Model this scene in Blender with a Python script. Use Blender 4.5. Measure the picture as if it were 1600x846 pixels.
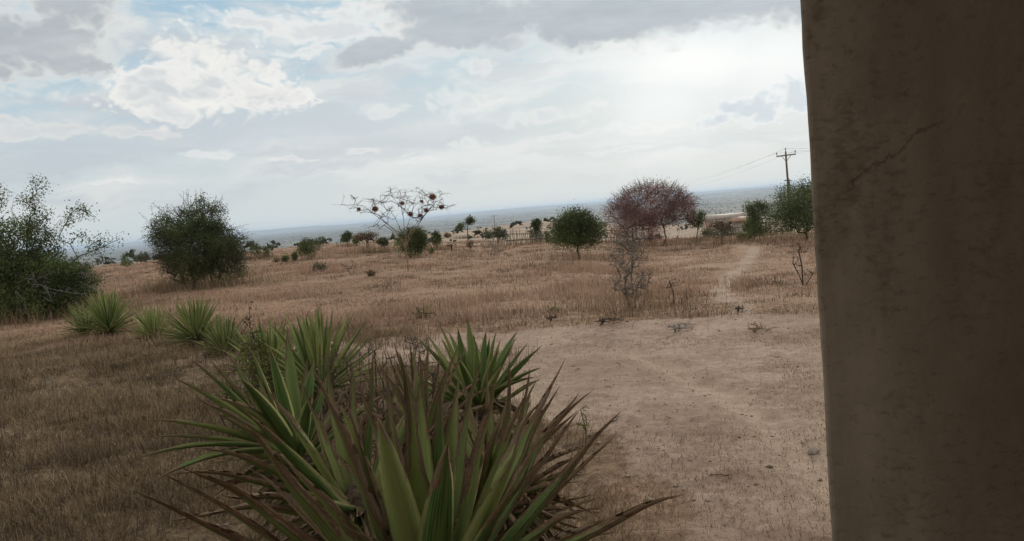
import bpy, math, random
import numpy as np
from mathutils import Vector, Matrix, Euler
for o in list(bpy.data.objects): bpy.data.objects.remove(o)
C = bpy.context.scene.collection
sc = bpy.context.scene
rad = math.radians

# ------------------------------------------------------------------ camera
FPX = 1250.0            # focal length in photo pixels (photo 1600 x 846)
EYE = 1.7
PITCH, ROLL = rad(4.36), rad(5.06)
Fv = np.array([0, math.cos(PITCH), -math.sin(PITCH)])
Uv0 = np.array([0, math.sin(PITCH), math.cos(PITCH)])
Xv = np.array([1.0, 0, 0])
Rv = math.cos(ROLL)*Xv - math.sin(ROLL)*Uv0
Uv = math.cos(ROLL)*Uv0 + math.sin(ROLL)*Xv
CAM = np.array([0, 0, EYE])
cd = bpy.data.cameras.new('camera'); co = bpy.data.objects.new('camera', cd); C.objects.link(co)
m = Matrix(((Rv[0], Uv[0], -Fv[0], CAM[0]), (Rv[1], Uv[1], -Fv[1], CAM[1]), (Rv[2], Uv[2], -Fv[2], CAM[2]), (0, 0, 0, 1)))
co.matrix_world = m
cd.sensor_width = 36; cd.lens = 36*FPX/1600; cd.clip_start = 0.05; cd.clip_end = 120000
sc.camera = co
def ray(px, py):
    d = Fv + (px-800)/FPX*Rv + (423-py)/FPX*Uv
    return d/np.linalg.norm(d)
def azel(px, py):
    d = ray(px, py)
    return math.degrees(math.atan2(d[0], d[1])), math.degrees(math.asin(d[2]))

# ------------------------------------------------------------------ view, exposure
sc.view_settings.view_transform = 'Standard'; sc.view_settings.look = 'None'
sc.view_settings.exposure = 0.0; sc.view_settings.gamma = 1.0; sc.view_settings.use_curve_mapping = False
sc.render.resolution_x = 1024; sc.render.resolution_y = 541

# ------------------------------------------------------------------ node expression helper
class E:
    """a value inside a node tree; python operators add math nodes"""
    def __init__(s, nt, sock): s.nt, s.sock = nt, sock
    def _m(s, op, *a, clamp=False):
        n = s.nt.nodes.new('ShaderNodeMath'); n.operation = op; n.use_clamp = clamp
        for i, v in enumerate((s,)+a):
            if isinstance(v, E): s.nt.links.new(v.sock, n.inputs[i])
            else: n.inputs[i].default_value = v
        return E(s.nt, n.outputs[0])
    def __add__(s, o): return s._m('ADD', o)
    __radd__ = __add__
    def __sub__(s, o): return s._m('SUBTRACT', o)
    def __rsub__(s, o): return (s*-1)+o
    def __mul__(s, o): return s._m('MULTIPLY', o)
    __rmul__ = __mul__
    def __truediv__(s, o): return s._m('DIVIDE', o)
    def max(s, o): return s._m('MAXIMUM', o)
    def min(s, o): return s._m('MINIMUM', o)
    def pow(s, o): return s._m('POWER', o)
    def abs(s): return s._m('ABSOLUTE')
    def exp(s): return s._m('EXPONENT')
    def clamp(s): return s._m('ADD', 0.0, clamp=True)
    def smax(s, o, k): return s._m('SMOOTH_MAX', o, k)
    def ss(s, a, b, lo=0.0, hi=1.0):
        n = s.nt.nodes.new('ShaderNodeMapRange'); n.interpolation_type = 'SMOOTHSTEP'
        s.nt.links.new(s.sock, n.inputs[0])
        for i, v in enumerate((a, b, lo, hi)): n.inputs[i+1].default_value = v
        return E(s.nt, n.outputs[0])
def vec(nt, x, y, z):
    n = nt.nodes.new('ShaderNodeCombineXYZ')
    for i, v in enumerate((x, y, z)):
        if isinstance(v, E): nt.links.new(v.sock, n.inputs[i])
        else: n.inputs[i].default_value = v
    return E(nt, n.outputs[0])
def noise(nt, v, scale, detail=4, rough=.55, dist=0.0, out=0):
    n = nt.nodes.new('ShaderNodeTexNoise'); n.inputs['Scale'].default_value = scale
    n.inputs['Detail'].default_value = detail; n.inputs['Roughness'].default_value = rough; n.inputs['Distortion'].default_value = dist
    if v is not None: nt.links.new(v.sock, n.inputs['Vector'])
    return E(nt, n.outputs[out])
def voro(nt, v, scale, detail=0, feature='F1', rough=.5, sm=None):
    n = nt.nodes.new('ShaderNodeTexVoronoi'); n.feature = feature; n.inputs['Scale'].default_value = scale
    n.inputs['Detail'].default_value = detail; n.inputs['Roughness'].default_value = rough; n.normalize = True if detail else False
    if sm is not None: n.inputs['Smoothness'].default_value = sm
    nt.links.new(v.sock, n.inputs['Vector'])
    return E(nt, n.outputs['Distance'])
def mixc(nt, f, a, b, mode='MIX'):
    n = nt.nodes.new('ShaderNodeMix'); n.data_type = 'RGBA'; n.blend_type = mode
    if isinstance(f, E): nt.links.new(f.sock, n.inputs[0])
    else: n.inputs[0].default_value = f
    for i, v in ((6, a), (7, b)):
        if isinstance(v, E): nt.links.new(v.sock, n.inputs[i])
        else: n.inputs[i].default_value = (*v, 1) if len(v) == 3 else v
    return E(nt, n.outputs[2])
def sep(nt, v):
    n = nt.nodes.new('ShaderNodeSeparateXYZ'); nt.links.new(v.sock, n.inputs[0])
    return [E(nt, n.outputs[i]) for i in range(3)]

# ------------------------------------------------------------------ world: sky with sun behind broken cloud
SUN_AZ, SUN_EL = azel(1085, 60)[0], 17.0
w = bpy.data.worlds.new('World'); sc.world = w; w.use_nodes = True
nt = w.node_tree; nt.nodes.clear()
out = nt.nodes.new('ShaderNodeOutputWorld'); bg = nt.nodes.new('ShaderNodeBackground')
nt.links.new(bg.outputs[0], out.inputs[0]); bg.inputs[1].default_value = 0.1
sky = nt.nodes.new('ShaderNodeTexSky'); sky.sky_type = 'NISHITA'; sky.sun_disc = False
sky.sun_elevation = rad(SUN_EL); sky.sun_rotation = rad(SUN_AZ)
sky.altitude = 1200; sky.air_density = 1.0; sky.dust_density = 1.5; sky.ozone_density = 1.5
tc = nt.nodes.new('ShaderNodeTexCoord'); D = E(nt, tc.outputs['Generated'])
dx, dy, dz = sep(nt, D)
az = dx._m('ARCTAN2', dy)*57.2958
el = dz._m('ARCSINE')*57.2958
# wobble the coordinates so that outlines billow; wobble weakens away from the front view
def n3(sc_, det, ro, off): return noise(nt, vec(nt, az*.05+off, el*.07+off*.7, dy*.3), sc_, det, ro)
nA = n3(2.2, 3, .5, 0); nB = n3(2.2, 3, .5, 5.3)
nC = n3(9, 4, .62, 9.1); nD = n3(9, 4, .62, 13.7)
azw = az + (nA-.5)*5.0 + (nC-.5)*1.7
elw = el + (nB-.5)*3.0 + (nD-.5)*1.2
vq = vec(nt, azw*.1, elw*.14, 0.0)
puff = voro(nt, vq, 7.0, 0, 'SMOOTH_F1', .5, .3)*.62+voro(nt, vq, 18.0, 0, 'SMOOTH_F1', .5, .3)*.38
fn = n3(26, 4, .68, 21.0)
wisp = noise(nt, vec(nt, az*.03+3.0, el*.12, dy*.2), 5.0, 7, .65)
pf = (0.40-puff)*1.5 + (fn-.5)*.22
sf = (wisp-.5)*1.6
PW3 = vec(nt, azw, elw, 0.0)
def blobs(lst):
    """1 - distance to the nearest of several ellipses on the sky"""
    acc = None
    for (px, py, rx, ry) in lst:
        ca, ce = azel(px, py); ra = rx/FPX*57.3; re = ry/FPX*57.3
        n = nt.nodes.new('ShaderNodeVectorMath'); n.operation = 'MULTIPLY_ADD'; nt.links.new(PW3.sock, n.inputs[0])
        n.inputs[1].default_value = (1/ra, 1/re, 0); n.inputs[2].default_value = (-ca/ra, -ce/re, 0)
        d = nt.nodes.new('ShaderNodeVectorMath'); d.operation = 'LENGTH'; nt.links.new(n.outputs[0], d.inputs[0])
        g = E(nt, d.outputs['Value'])
        acc = g if acc is None else acc._m('SMOOTH_MIN', g, .2)
    return 1.0-acc
def layer(col, dens, lo, hi, rim, core, c0, c1, amount=1.0):
    """mask from dens; bright rim at thin edge -> core colour where thick"""
    return mixc(nt, dens.ss(lo, hi)*amount, col, mixc(nt, dens.ss(c0, c1), rim, core))
base = mixc(nt, 1.0, E(nt, sky.outputs[0]), (3.5, 5.2, 6.9), 'DARKEN')
def gauss(px, py, sx, sy):
    a0, e0 = azel(px, py); u = (az-a0)/sx; v = (el-e0)/sy
    return ((u*u+v*v)*-1).exp()
glow = (gauss(1095, 98, 7.0, 2.9).max(gauss(1215, 90, 6, 3.4)*.9).max(gauss(1040, 150, 4.5, 3.6)*.75))*.9; glow2 = gauss(1090, 150, 28, 15)
col = mixc(nt, .8, base, (3.5, 5.4, 6.7))
col = mixc(nt, glow2*.62, col, (6.6, 7.8, 8.2))
hz = el.ss(17.0, 1.0)
hcol = mixc(nt, gauss(1150, 250, 26, 20), (6.45, 6.95, 6.95), (8.0, 8.05, 7.6))
col = mixc(nt, hz*.93, col, hcol)
# broken cloud over the rest of the sky, overhead and behind the camera
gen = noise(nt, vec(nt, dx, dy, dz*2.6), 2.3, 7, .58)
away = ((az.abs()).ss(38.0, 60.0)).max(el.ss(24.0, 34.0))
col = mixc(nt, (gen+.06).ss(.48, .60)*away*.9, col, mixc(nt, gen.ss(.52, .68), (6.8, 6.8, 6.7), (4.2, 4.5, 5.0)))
# thin veils everywhere low down
veil = noise(nt, vec(nt, azw*.035, elw*.14, 2.0), 2.6, 7, .62)
shw = el.ss(.3, 3.5)*el.ss(26.0, 15.0)
col = mixc(nt, veil.ss(.42, .64)*shw*.75, col, mixc(nt, glow2, (7.4, 7.5, 7.4), (8.6, 8.7, 8.5)))
veil2 = noise(nt, vec(nt, azw*.04+9.0, elw*.2, 5.0), 2.4, 6, .6)
col = mixc(nt, veil2.ss(.50, .62)*shw*.65, col, mixc(nt, glow2, (5.2, 5.7, 6.2), (6.9, 7.3, 7.4)))
W_ = (9.2, 9.15, 8.8)
# soft grey undersides below the tall white cloud
g1 = blobs([(330, 205, 230, 40), (520, 195, 190, 42), (640, 215, 160, 26), (150, 240, 170, 22), (780, 200, 120, 22)]) + sf*.5
col = mixc(nt, g1.ss(-.2, 1.0)*.7, col, mixc(nt, glow2, (5.5, 6.0, 6.5), (6.8, 7.2, 7.4)))
# mid cumulus heads
d2 = blobs([(600, 175, 46, 12), (735, 160, 75, 26), (870, 180, 90, 20), (930, 165, 40, 14), (762, 104, 44, 15), (330, 242, 40, 12), (560, 236, 50, 8), (740, 218, 46, 9), (880, 215, 60, 7), (165, 290, 50, 5), (1000, 200, 80, 12), (290, 165, 46, 8), (640, 250, 70, 6), (450, 255, 50, 5), (960, 240, 70, 6)]) + pf*.9
col = layer(col, d2, -.1, .65, W_, (7.4, 7.6, 7.8), .15, 1.0, .62)
# low left cream bank
d3 = blobs([(40, 215, 85, 17), (110, 210, 70, 18), (215, 210, 85, 12), (20, 195, 50, 10)]) + pf*.8
col = layer(col, d3, -.1, .5, (8.3, 8.0, 7.6), (6.9, 7.0, 7.1), .15, .9, .7)
# tall white cumulus
d1 = blobs([(285, 98, 58, 40), (330, 130, 115, 55), (250, 150, 75, 52), (400, 150, 90, 40), (455, 160, 55, 24), (500, 168, 24, 9)]) + pf*.85
low = elw.ss(azel(300, 225)[1], azel(300, 165)[1])
col = layer(col, d1, -.08, .42, (9.4, 9.25, 8.8), (6.5, 6.8, 7.0), .10, .95, low*.96)
d1b = blobs([(300, 105, 50, 22), (390, 135, 70, 22), (470, 160, 40, 14), (300, 165, 50, 12)]) + pf*1.0
col = layer(col, d1b, .05, .6, (9.3, 9.2, 8.8), (8.9, 8.8, 8.5), .1, .9, low*.6)
# grey bank top left
d4 = blobs([(50, 60, 165, 72), (160, 100, 40, 36), (-60, 90, 160, 60), (110, 92, 80, 36), (120, 10, 90, 40)]) + pf*.55
col = layer(col, d4, -.12, .5, (8.4, 8.4, 8.1), mixc(nt, wisp.ss(.3, .7), (4.4, 4.8, 5.15), (5.5, 5.8, 6.0)), .05, .7, .97)
# white veil top centre, then the broad dark bank
d5 = blobs([(400, 28, 120, 18), (520, 40, 150, 32), (470, 75, 60, 12), (590, 12, 140, 30), (650, 45, 80, 40)]) + pf*.6+sf*.4
col = layer(col, d5, -.15, .6, (9.2, 9.1, 8.8), (7.2, 7.4, 7.5), .2, .8, .93)
d6 = blobs([(600, 85, 110, 30), (740, 40, 150, 56), (950, 15, 230, 66), (1120, -8, 230, 58), (1330, -35, 260, 66), (900, -60, 420, 80), (690, 5, 90, 50)]) + pf*.3+sf*.25
col = layer(col, d6, -.10, .42, (8.5, 8.5, 8.2), mixc(nt, wisp.ss(.3, .75), (4.6, 5.1, 5.5), (5.5, 6.0, 6.3)), .0, .5, .96)
# grey-blue cloud under the sun with lit rim
d7 = blobs([(1175, 172, 80, 36), (1110, 192, 55, 20), (1240, 150, 60, 36)]) + pf*.8
col = mixc(nt, (glow*.95)*(1-d6.ss(-.05, .3)*.85), col, (10.4, 10.5, 10.2))
col = layer(col, d7, .0, .45, (9.6, 9.7, 9.6), (6.5, 7.2, 7.7), .1, .7, .75)
# unseen sky overhead and behind the camera, brightened and warmed to light the ground
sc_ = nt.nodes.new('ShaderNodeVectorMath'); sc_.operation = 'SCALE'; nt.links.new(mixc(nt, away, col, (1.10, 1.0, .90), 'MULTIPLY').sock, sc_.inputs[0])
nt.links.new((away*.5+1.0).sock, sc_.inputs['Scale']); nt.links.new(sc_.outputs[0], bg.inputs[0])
try: w.cycles.sampling_method = 'MANUAL'; w.cycles.sample_map_resolution = 512
except Exception: pass

# ------------------------------------------------------------------ sun, veiled by cloud
sd = bpy.data.lights.new('sun', 'SUN'); sd.energy = 2.0; sd.angle = rad(9); sd.color = (1, .93, .82)
so = bpy.data.objects.new('sun', sd); C.objects.link(so)
a_, e_ = rad(SUN_AZ), rad(SUN_EL)
sdir = Vector((math.sin(a_)*math.cos(e_), math.cos(a_)*math.cos(e_), math.sin(e_)))
so.rotation_euler = sdir.to_track_quat('Z', 'Y').to_euler()

# ================================================================== helpers
def vnoise(x, y, seed=0):
    x = np.asarray(x, float); y = np.asarray(y, float)
    xi = np.floor(x).astype(np.int64); yi = np.floor(y).astype(np.int64); xf = x-xi; yf = y-yi
    def h(a, b):
        n = (a*374761393 + b*668265263 + seed*974634777) & 0x7fffffff
        n = ((n ^ (n >> 13))*1274126177) & 0x7fffffff
        n = (n ^ (n >> 16)) & 0xffff
        return n/65535.0
    u = xf*xf*(3-2*xf); v = yf*yf*(3-2*yf)
    return (h(xi, yi)*(1-u)+h(xi+1, yi)*u)*(1-v) + (h(xi, yi+1)*(1-u)+h(xi+1, yi+1)*u)*v
def fbm(x, y, o=4, seed=0):
    s = 0; a = .5; t = 0
    for i in range(o):
        s = s + a*vnoise(x*2**i, y*2**i, seed+i*17); t += a; a *= .5
    return s/t
def sst(a, b, v):
    t = np.clip((v-a)/(b-a), 0, 1); return t*t*(3-2*t)

PROF = [(-.25, [(0, 0), (12, 0), (80, 0), (165, -1.95), (320, -9), (1500, -60), (40000, -60)]),
        (.04, [(0, 0), (12, 0), (45, -.4), (60, -1.0), (210, -2.0), (380, -9), (1500, -60), (40000, -60)]),
        (.20, [(0, 0), (12, 0), (52, -1.15), (80, -3.2), (150, -5.4), (260, -7.5), (520, -20), (1500, -60), (40000, -60)])]
def flatpt(px, py):
    d = ray(px, py); t = -EYE/d[2]; return d[0]*t, d[1]*t
RUT = np.array([flatpt(*q) for q in ((1180, 900), (1120, 780), (1075, 700), (1010, 630), (930, 580), (840, 550), (700, 530), (560, 515))])
def rut(x, y):
    """depth weight of the two wheel ruts and small scuffs on the bare track"""
    x = np.asarray(x, float); best = np.full(x.shape, 1e9)
    for a, b in zip(RUT[:-1], RUT[1:]):
        d = b-a; t = np.clip(((x-a[0])*d[0]+(y-a[1])*d[1])/(d@d), 0, 1)
        best = np.minimum(best, np.hypot(x-a[0]-d[0]*t, y-a[1]-d[1]*t))
    w_ = (fbm(x*1.2, y*1.2, 2, 71)-.5)*.25
    return np.exp(-((best+w_-.72)/.14)**2)
def height(x, y):
    x = np.asarray(x, float); y = np.asarray(y, float)
    r = np.hypot(x, y)+1e-6; s = x/r
    lr = np.log(r+5)
    z = [np.interp(lr, [math.log(a+5) for a, b in p], [b for a, b in p]) for _, p in PROF]
    w1 = sst(PROF[0][0], PROF[1][0], s); w2 = sst(PROF[1][0], PROF[2][0], s)
    h = z[0]*(1-w1) + z[1]*w1*(1-w2) + z[2]*w2
    h = h + (fbm(x*.25, y*.25, 3, 5)-.5)*.10*sst(2, 12, r)*(1-sst(60, 200, r)) + (fbm(x*1.1, y*1.1, 3, 9)-.5)*.035
    h = h - .045*rut(x, y)*(1-sst(14, 20, r))+.018*np.exp(-((fbm(x*3.1, y*3.1, 2, 37)-.5)/.08)**2)*(1-sst(10, 16, r))*(fbm(x*.6, y*.6, 2, 38) > .45)
    h = h + (fbm(x*.02, y*.02, 3, 3)-.5)*1.0*sst(60, 200, r)
    h = h + (fbm(x*.0016, y*.0016, 4, 31)-.45)*12*sst(1200, 3000, r)
    far = fbm(x*.00013+3.1, y*.00022, 4, 77)
    h = h + sst(.46, .68, far)*48*sst(5000, 11000, r) + (fbm(x*.00035+8, y*.00025, 4, 7)-.3)*105*sst(9000, 20000, r)
    return h
def at(px, py):
    d = ray(px, py); k = 1/np.hypot(d[0], d[1])
    rs = np.geomspace(1.0, 3000, 6000); X = d[0]*k*rs; Y = d[1]*k*rs; Z = EYE + d[2]*k*rs
    H = height(X, Y); i = np.argmax(Z < H)
    if not (Z < H).any(): i = len(rs)-1
    return np.array([X[i], Y[i], H[i]])
def atr(px, r, py=380):
    """ground point in the direction of pixel column px (near row py) at range r"""
    d = ray(px, py); k = r/np.hypot(d[0], d[1])
    x, y = d[0]*k, d[1]*k
    return np.array([x, y, float(height(x, y))])
def atd(px, py, r):
    """a 3-D point seen at px,py at horizontal range r"""
    d = ray(px, py); k = r/np.hypot(d[0], d[1])
    return CAM + d*k
def pxm(p): return np.dot(np.asarray(p)-CAM, Fv)/FPX        # metres per photo pixel at p

def mk(name, V, F, mat, parent=None, attrs=None, smooth=False):
    """one mesh object; F is an (n,k) int array or list of such arrays"""
    if not isinstance(F, list): F = [F]
    F = [f for f in F if len(f)]
    me = bpy.data.meshes.new(name)
    me.vertices.add(len(V)); me.vertices.foreach_set('co', np.asarray(V, np.float32).ravel())
    li = np.concatenate([f.ravel() for f in F]).astype(np.int32)
    tot = np.concatenate([np.full(len(f), f.shape[1], np.int32) for f in F])
    st = np.concatenate([[0], np.cumsum(tot)[:-1]]).astype(np.int32)
    me.loops.add(len(li)); me.loops.foreach_set('vertex_index', li)
    me.polygons.add(len(tot)); me.polygons.foreach_set('loop_start', st); me.polygons.foreach_set('loop_total', tot)
    if smooth: me.polygons.foreach_set('use_smooth', np.ones(len(tot), bool))
    me.update(calc_edges=True)
    for k, a in (attrs or {}).items():
        a = np.asarray(a, np.float32)
        if a.ndim == 1:
            at_ = me.attributes.new(k, 'FLOAT', 'POINT'); at_.data.foreach_set('value', a)
        else:
            at_ = me.attributes.new(k, 'FLOAT_VECTOR', 'POINT'); at_.data.foreach_set('vector', a.ravel())
    if mat: me.materials.append(mat)
    o = bpy.data.objects.new(name, me); C.objects.link(o)
    if parent: o.parent = parent
    return o
def tag(o, label=None, cat=None, group=None, kind=None):
    if label: o['label'] = label
    if cat: o['category'] = cat
    if group: o['group'] = group
    if kind: o['kind'] = kind
    return o
def empty(name, loc, label, cat, group=None, rz=0):
    o = bpy.data.objects.new(name, None); C.objects.link(o); o.location = [float(v) for v in loc]
    o.rotation_euler.z = rz; o.empty_display_size = .1
    return tag(o, label, cat, group)

def segs(P0, P1, R0, R1, sides=3):
    """prisms along many segments at once"""
    P0 = np.asarray(P0, float); P1 = np.asarray(P1, float)
    n = len(P0); d = P1-P0; L = np.linalg.norm(d, axis=1, keepdims=True)+1e-9; d = d/L
    ref = np.where(np.abs(d[:, 2:3]) > .9, np.array([[1., 0, 0]]), np.array([[0, 0, 1.]]))
    a = np.cross(d, ref); a /= np.linalg.norm(a, axis=1, keepdims=True); b = np.cross(d, a)
    ang = np.arange(sides)*2*math.pi/sides
    ca = np.cos(ang)[None, :, None]; sa = np.sin(ang)[None, :, None]
    ring = a[:, None, :]*ca + b[:, None, :]*sa
    R0 = np.asarray(R0)[:, None, None]; R1 = np.asarray(R1)[:, None, None]
    V = np.concatenate([P0[:, None]-d[:, None]*R0*.3 + ring*R0, P1[:, None]+ring*R1], axis=1).reshape(-1, 3)
    i = np.arange(sides); j = (i+1) % sides
    q = np.stack([i, j, j+sides, i+sides], 1)
    F = (q[None]+(np.arange(n)*2*sides)[:, None, None]).reshape(-1, 4)
    return V, F
def tube(path, radii, sides=8, close=True):
    path = np.asarray(path, float); n = len(path)
    t = np.gradient(path, axis=0); t /= np.linalg.norm(t, axis=1, keepdims=True)+1e-9
    a = np.cross(t[0], [0, 0, 1.]) if abs(t[0][2]) < .9 else np.cross(t[0], [1., 0, 0])
    a /= np.linalg.norm(a); V = []
    for k in range(n):
        a = a-t[k]*np.dot(a, t[k]); a /= np.linalg.norm(a); b = np.cross(t[k], a)
        ang = np.arange(sides)*2*math.pi/sides
        V.append(path[k]+radii[k]*(np.cos(ang)[:, None]*a+np.sin(ang)[:, None]*b))
    V = np.concatenate(V); F = []
    for k in range(n-1):
        for s in range(sides):
            F.append([k*sides+s, k*sides+(s+1) % sides, (k+1)*sides+(s+1) % sides, (k+1)*sides+s])
    F = [np.array(F)]
    if close: F += [np.array([list(range(sides))[::-1]]), np.array([[(n-1)*sides+s for s in range(sides)]])]
    return V, F
def box(x0, x1, y0, y1, z0, z1):
    V = np.array([[x, y, z] for z in (z0, z1) for y in (y0, y1) for x in (x0, x1)], float)
    F = np.array([[0, 2, 3, 1], [4, 5, 7, 6], [0, 1, 5, 4], [2, 6, 7, 3], [0, 4, 6, 2], [1, 3, 7, 5]])
    return V, F
def merge(parts):
    V = []; F = {}; n = 0
    for v, f in parts:
        V.append(v)
        for g in (f if isinstance(f, list) else [f]):
            if len(g): F.setdefault(g.shape[1], []).append(g+n)
        n += len(v)
    return np.concatenate(V), [np.concatenate(g) for g in F.values()]

# ================================================================== materials
def mat(name, rough=.8, spec=.2):
    m = bpy.data.materials.new(name); m.use_nodes = True; nt = m.node_tree; nt.nodes.clear()
    o = nt.nodes.new('ShaderNodeOutputMaterial'); b = nt.nodes.new('ShaderNodeBsdfPrincipled')
    b.inputs['Roughness'].default_value = rough; b.inputs['Specular IOR Level'].default_value = spec
    nt.links.new(b.outputs[0], o.inputs[0])
    return m, nt, b, o
def attr(nt, name):
    n = nt.nodes.new('ShaderNodeAttribute'); n.attribute_name = name
    return n
def setc(nt, b, c):
    if isinstance(c, E): nt.links.new(c.sock, b.inputs['Base Color'])
    else: b.inputs['Base Color'].default_value = (*c, 1)
def bump(nt, b, h, strength=.5, dist=.02):
    n = nt.nodes.new('ShaderNodeBump'); n.inputs['Strength'].default_value = strength; n.inputs['Distance'].default_value = dist
    nt.links.new(h.sock, n.inputs['Height']); nt.links.new(n.outputs[0], b.inputs['Normal'])
def objco(nt): 
    n = nt.nodes.new('ShaderNodeTexCoord'); return E(nt, n.outputs['Object'])
def mul3(nt, v, s):
    n = nt.nodes.new('ShaderNodeVectorMath'); n.operation = 'MULTIPLY'; nt.links.new(v.sock, n.inputs[0]); n.inputs[1].default_value = s
    return E(nt, n.outputs[0])

def leaf_mat(name, dark, light, trans=.35, tip=None):
    """foliage: colour between dark and light by the leaf's own tint"""
    m, nt, b, o = mat(name, .6, .15)
    t = E(nt, attr(nt, 'tint').outputs['Fac'])
    c = mixc(nt, t, dark, light)
    setc(nt, b, c)
    tr = nt.nodes.new('ShaderNodeBsdfTranslucent'); nt.links.new(c.sock, tr.inputs[0])
    mx = nt.nodes.new('ShaderNodeMixShader'); mx.inputs[0].default_value = trans
    nt.links.new(b.outputs[0], mx.inputs[1]); nt.links.new(tr.outputs[0], mx.inputs[2]); nt.links.new(mx.outputs[0], o.inputs[0])
    return m
M = {}
M['leaf_dark'] = leaf_mat('leaf_dark', (.036, .050, .020), (.145, .170, .060))
M['leaf_mid'] = leaf_mat('leaf_mid', (.040, .058, .022), (.155, .185, .062))
M['leaf_grey'] = leaf_mat('leaf_grey', (.045, .050, .030), (.13, .13, .075))
M['leaf_weed'] = leaf_mat('leaf_weed', (.06, .065, .02), (.17, .17, .05))
M['leaf_red'] = leaf_mat('leaf_red', (.14, .076, .064), (.42, .215, .178), .3)
M['nest'] = leaf_mat('nest', (.11, .042, .030), (.36, .15, .10), .1)
M['leaf_brown'] = leaf_mat('leaf_brown', (.075, .050, .030), (.21, .145, .09), .2)
M['grass_red'] = leaf_mat('grass_red', (.19, .116, .078), (.50, .338, .240), .3)
M['grass_litter'] = leaf_mat('grass_litter', (.105, .070, .040), (.43, .305, .180), .25)
M['straw'] = leaf_mat('straw', (.19, .14, .10), (.50, .41, .31), .2)
M['bush_far'] = leaf_mat('bush_far', (.05, .062, .045), (.10, .11, .08), .1)
def bark(name, a, b_):
    m, nt, b, o = mat(name, .9, .1); v = objco(nt)
    n = noise(nt, v, 9, 5, .65); setc(nt, b, mixc(nt, n.ss(.35, .65), a, b_)); bump(nt, b, n, .5, .02)
    return m
M['bark_dark'] = bark('bark_dark', (.045, .034, .026), (.11, .085, .065))
M['bark_grey'] = bark('bark_grey', (.14, .125, .11), (.30, .27, .24))
M['bark_thorn'] = bark('bark_thorn', (.085, .068, .055), (.24, .21, .18))
M['bark_mauve'] = bark('bark_mauve', (.10, .072, .065), (.22, .165, .15))
M['bark_nest'] = bark('bark_nest', (.028, .020, .016), (.075, .052, .042))
M['bark_tan'] = bark('bark_tan', (.14, .10, .065), (.28, .20, .13))
M['bark_red'] = bark('bark_red', (.075, .045, .035), (.16, .10, .08))

# ---- ground
def zone(x, y):
    """returns dirt, pale, plain weights"""
    r = np.hypot(x, y)
    # the bare track: world-space band that curves past the agaves; its edges measured off the ground plane
    yy = np.clip(y, 2, 60)
    left = np.interp(yy, [2, 4, 5, 6.2, 8, 9.3, 10.2, 11], [.95, 1.05, .75, .4, -.2, -1.6, -3.4, -5.5])
    right = np.interp(yy, [2, 4, 6, 7.5, 9, 10.2, 11.0, 11.6], [5, 5, 5, 5.5, 6.5, 4.6, 1.0, -4])
    wob = (fbm(x*.9, y*.9, 3, 41)-.5)*1.0
    d = sst(-.45, .45, x-left+wob)*sst(-.5, .5, right-x+wob)*(1-sst(10.8, 11.8, y+wob*.8+x*.05))
    d = d*sst(-6.5, -3.5, x)
    # foot path running away
    cx = np.interp(y, [10, 12, 15, 20, 26, 34, 48], PATHX) + (fbm(y*.35, y*0+2.2, 2, 8)-.5)*.6
    wd = .13+.008*y
    p = np.exp(-((x-cx)/wd)**2)*sst(9.5, 11, y)*(1-sst(30, 48, y))
    d = np.maximum(d, p*.8)
    ang = x/(r+1e-6)
    edge = np.interp(ang, [-.3, -.1, .04, .12, .2], [62, 62, 46, 48, 58])
    pale = sst(0, 1, (r-edge)/14+(fbm(x*.06, y*.06, 3, 12)-.5)*1.2)
    plain = sst(700, 1200, r)
    return d, pale, plain
PATHX = [float(at(px, py)[0]) for px, py in ((1150, 525), (1145, 500), (1138, 470), (1140, 445), (1155, 420), (1168, 400), (1180, 385))]
PY = [float(at(px, py)[1]) for px, py in ((1150, 525), (1145, 500), (1138, 470), (1140, 445), (1155, 420), (1168, 400), (1180, 385))]
PATHX = list(np.interp([10, 12, 15, 20, 26, 34, 48], PY, PATHX))

m, nt, b, o_ = mat('soil', .95, .05); M['soil'] = m
v = objco(nt)
d_, p_, l_, k_ = [E(nt, attr(nt, k).outputs['Fac']) for k in ('dirt', 'pale', 'plain', 'litter')]
n1 = noise(nt, v, 1.3, 6, .6); n2 = noise(nt, v, 9, 6, .65); n3 = noise(nt, v, 45, 5, .7); n4 = noise(nt, v, .35, 4, .5)
grassc = mixc(nt, n2.ss(.35, .68), (.19, .112, .071), (.38, .243, .162))
grassc = mixc(nt, n4.ss(.42, .62)*.3, grassc, (.40, .265, .18))
littc = mixc(nt, (n2*.6+n3*.4).ss(.38, .66), (.095, .063, .038), (.26, .178, .108))
dirtc = mixc(nt, (n1*.5+n2*.5).ss(.38, .64), (.27, .182, .132), (.44, .318, .242))
dirtc = mixc(nt, (n3*.7+n2*.3).ss(.60, .70)*.55, dirtc, (.12, .078, .052))
dirtc = mixc(nt, (n4*.6+n2*.4).ss(.50, .62)*.45, dirtc, (.23, .142, .090))
dirtc = mixc(nt, E(nt, attr(nt, 'rut').outputs['Fac'])*.45, dirtc, (.50, .37, .275))
c = mixc(nt, k_, grassc, littc)
dm = (d_*1.25+(n2-.5)*.75+(n3-.5)*.5).ss(.30, .80)
c = mixc(nt, dm, c, dirtc)
vp = mul3(nt, v, (.012, .022, 0)); np_ = noise(nt, vp, 3.0, 6, .65)
palec = mixc(nt, np_.ss(.40, .62), (.38, .29, .215), (.24, .17, .12))
c = mixc(nt, p_, c, palec)
vf = mul3(nt, v, (.0006, .0013, 0)); nf = noise(nt, vf, 3.0, 8, .72); nf2 = noise(nt, mul3(nt, v, (.0035, .008, 0)), 3.0, 5, .7)
plc = mixc(nt, (nf*.7+nf2*.3).ss(.42, .60), (.040, .052, .040), (.27, .235, .18))
c = mixc(nt, l_, c, plc)
setc(nt, b, c)
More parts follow.
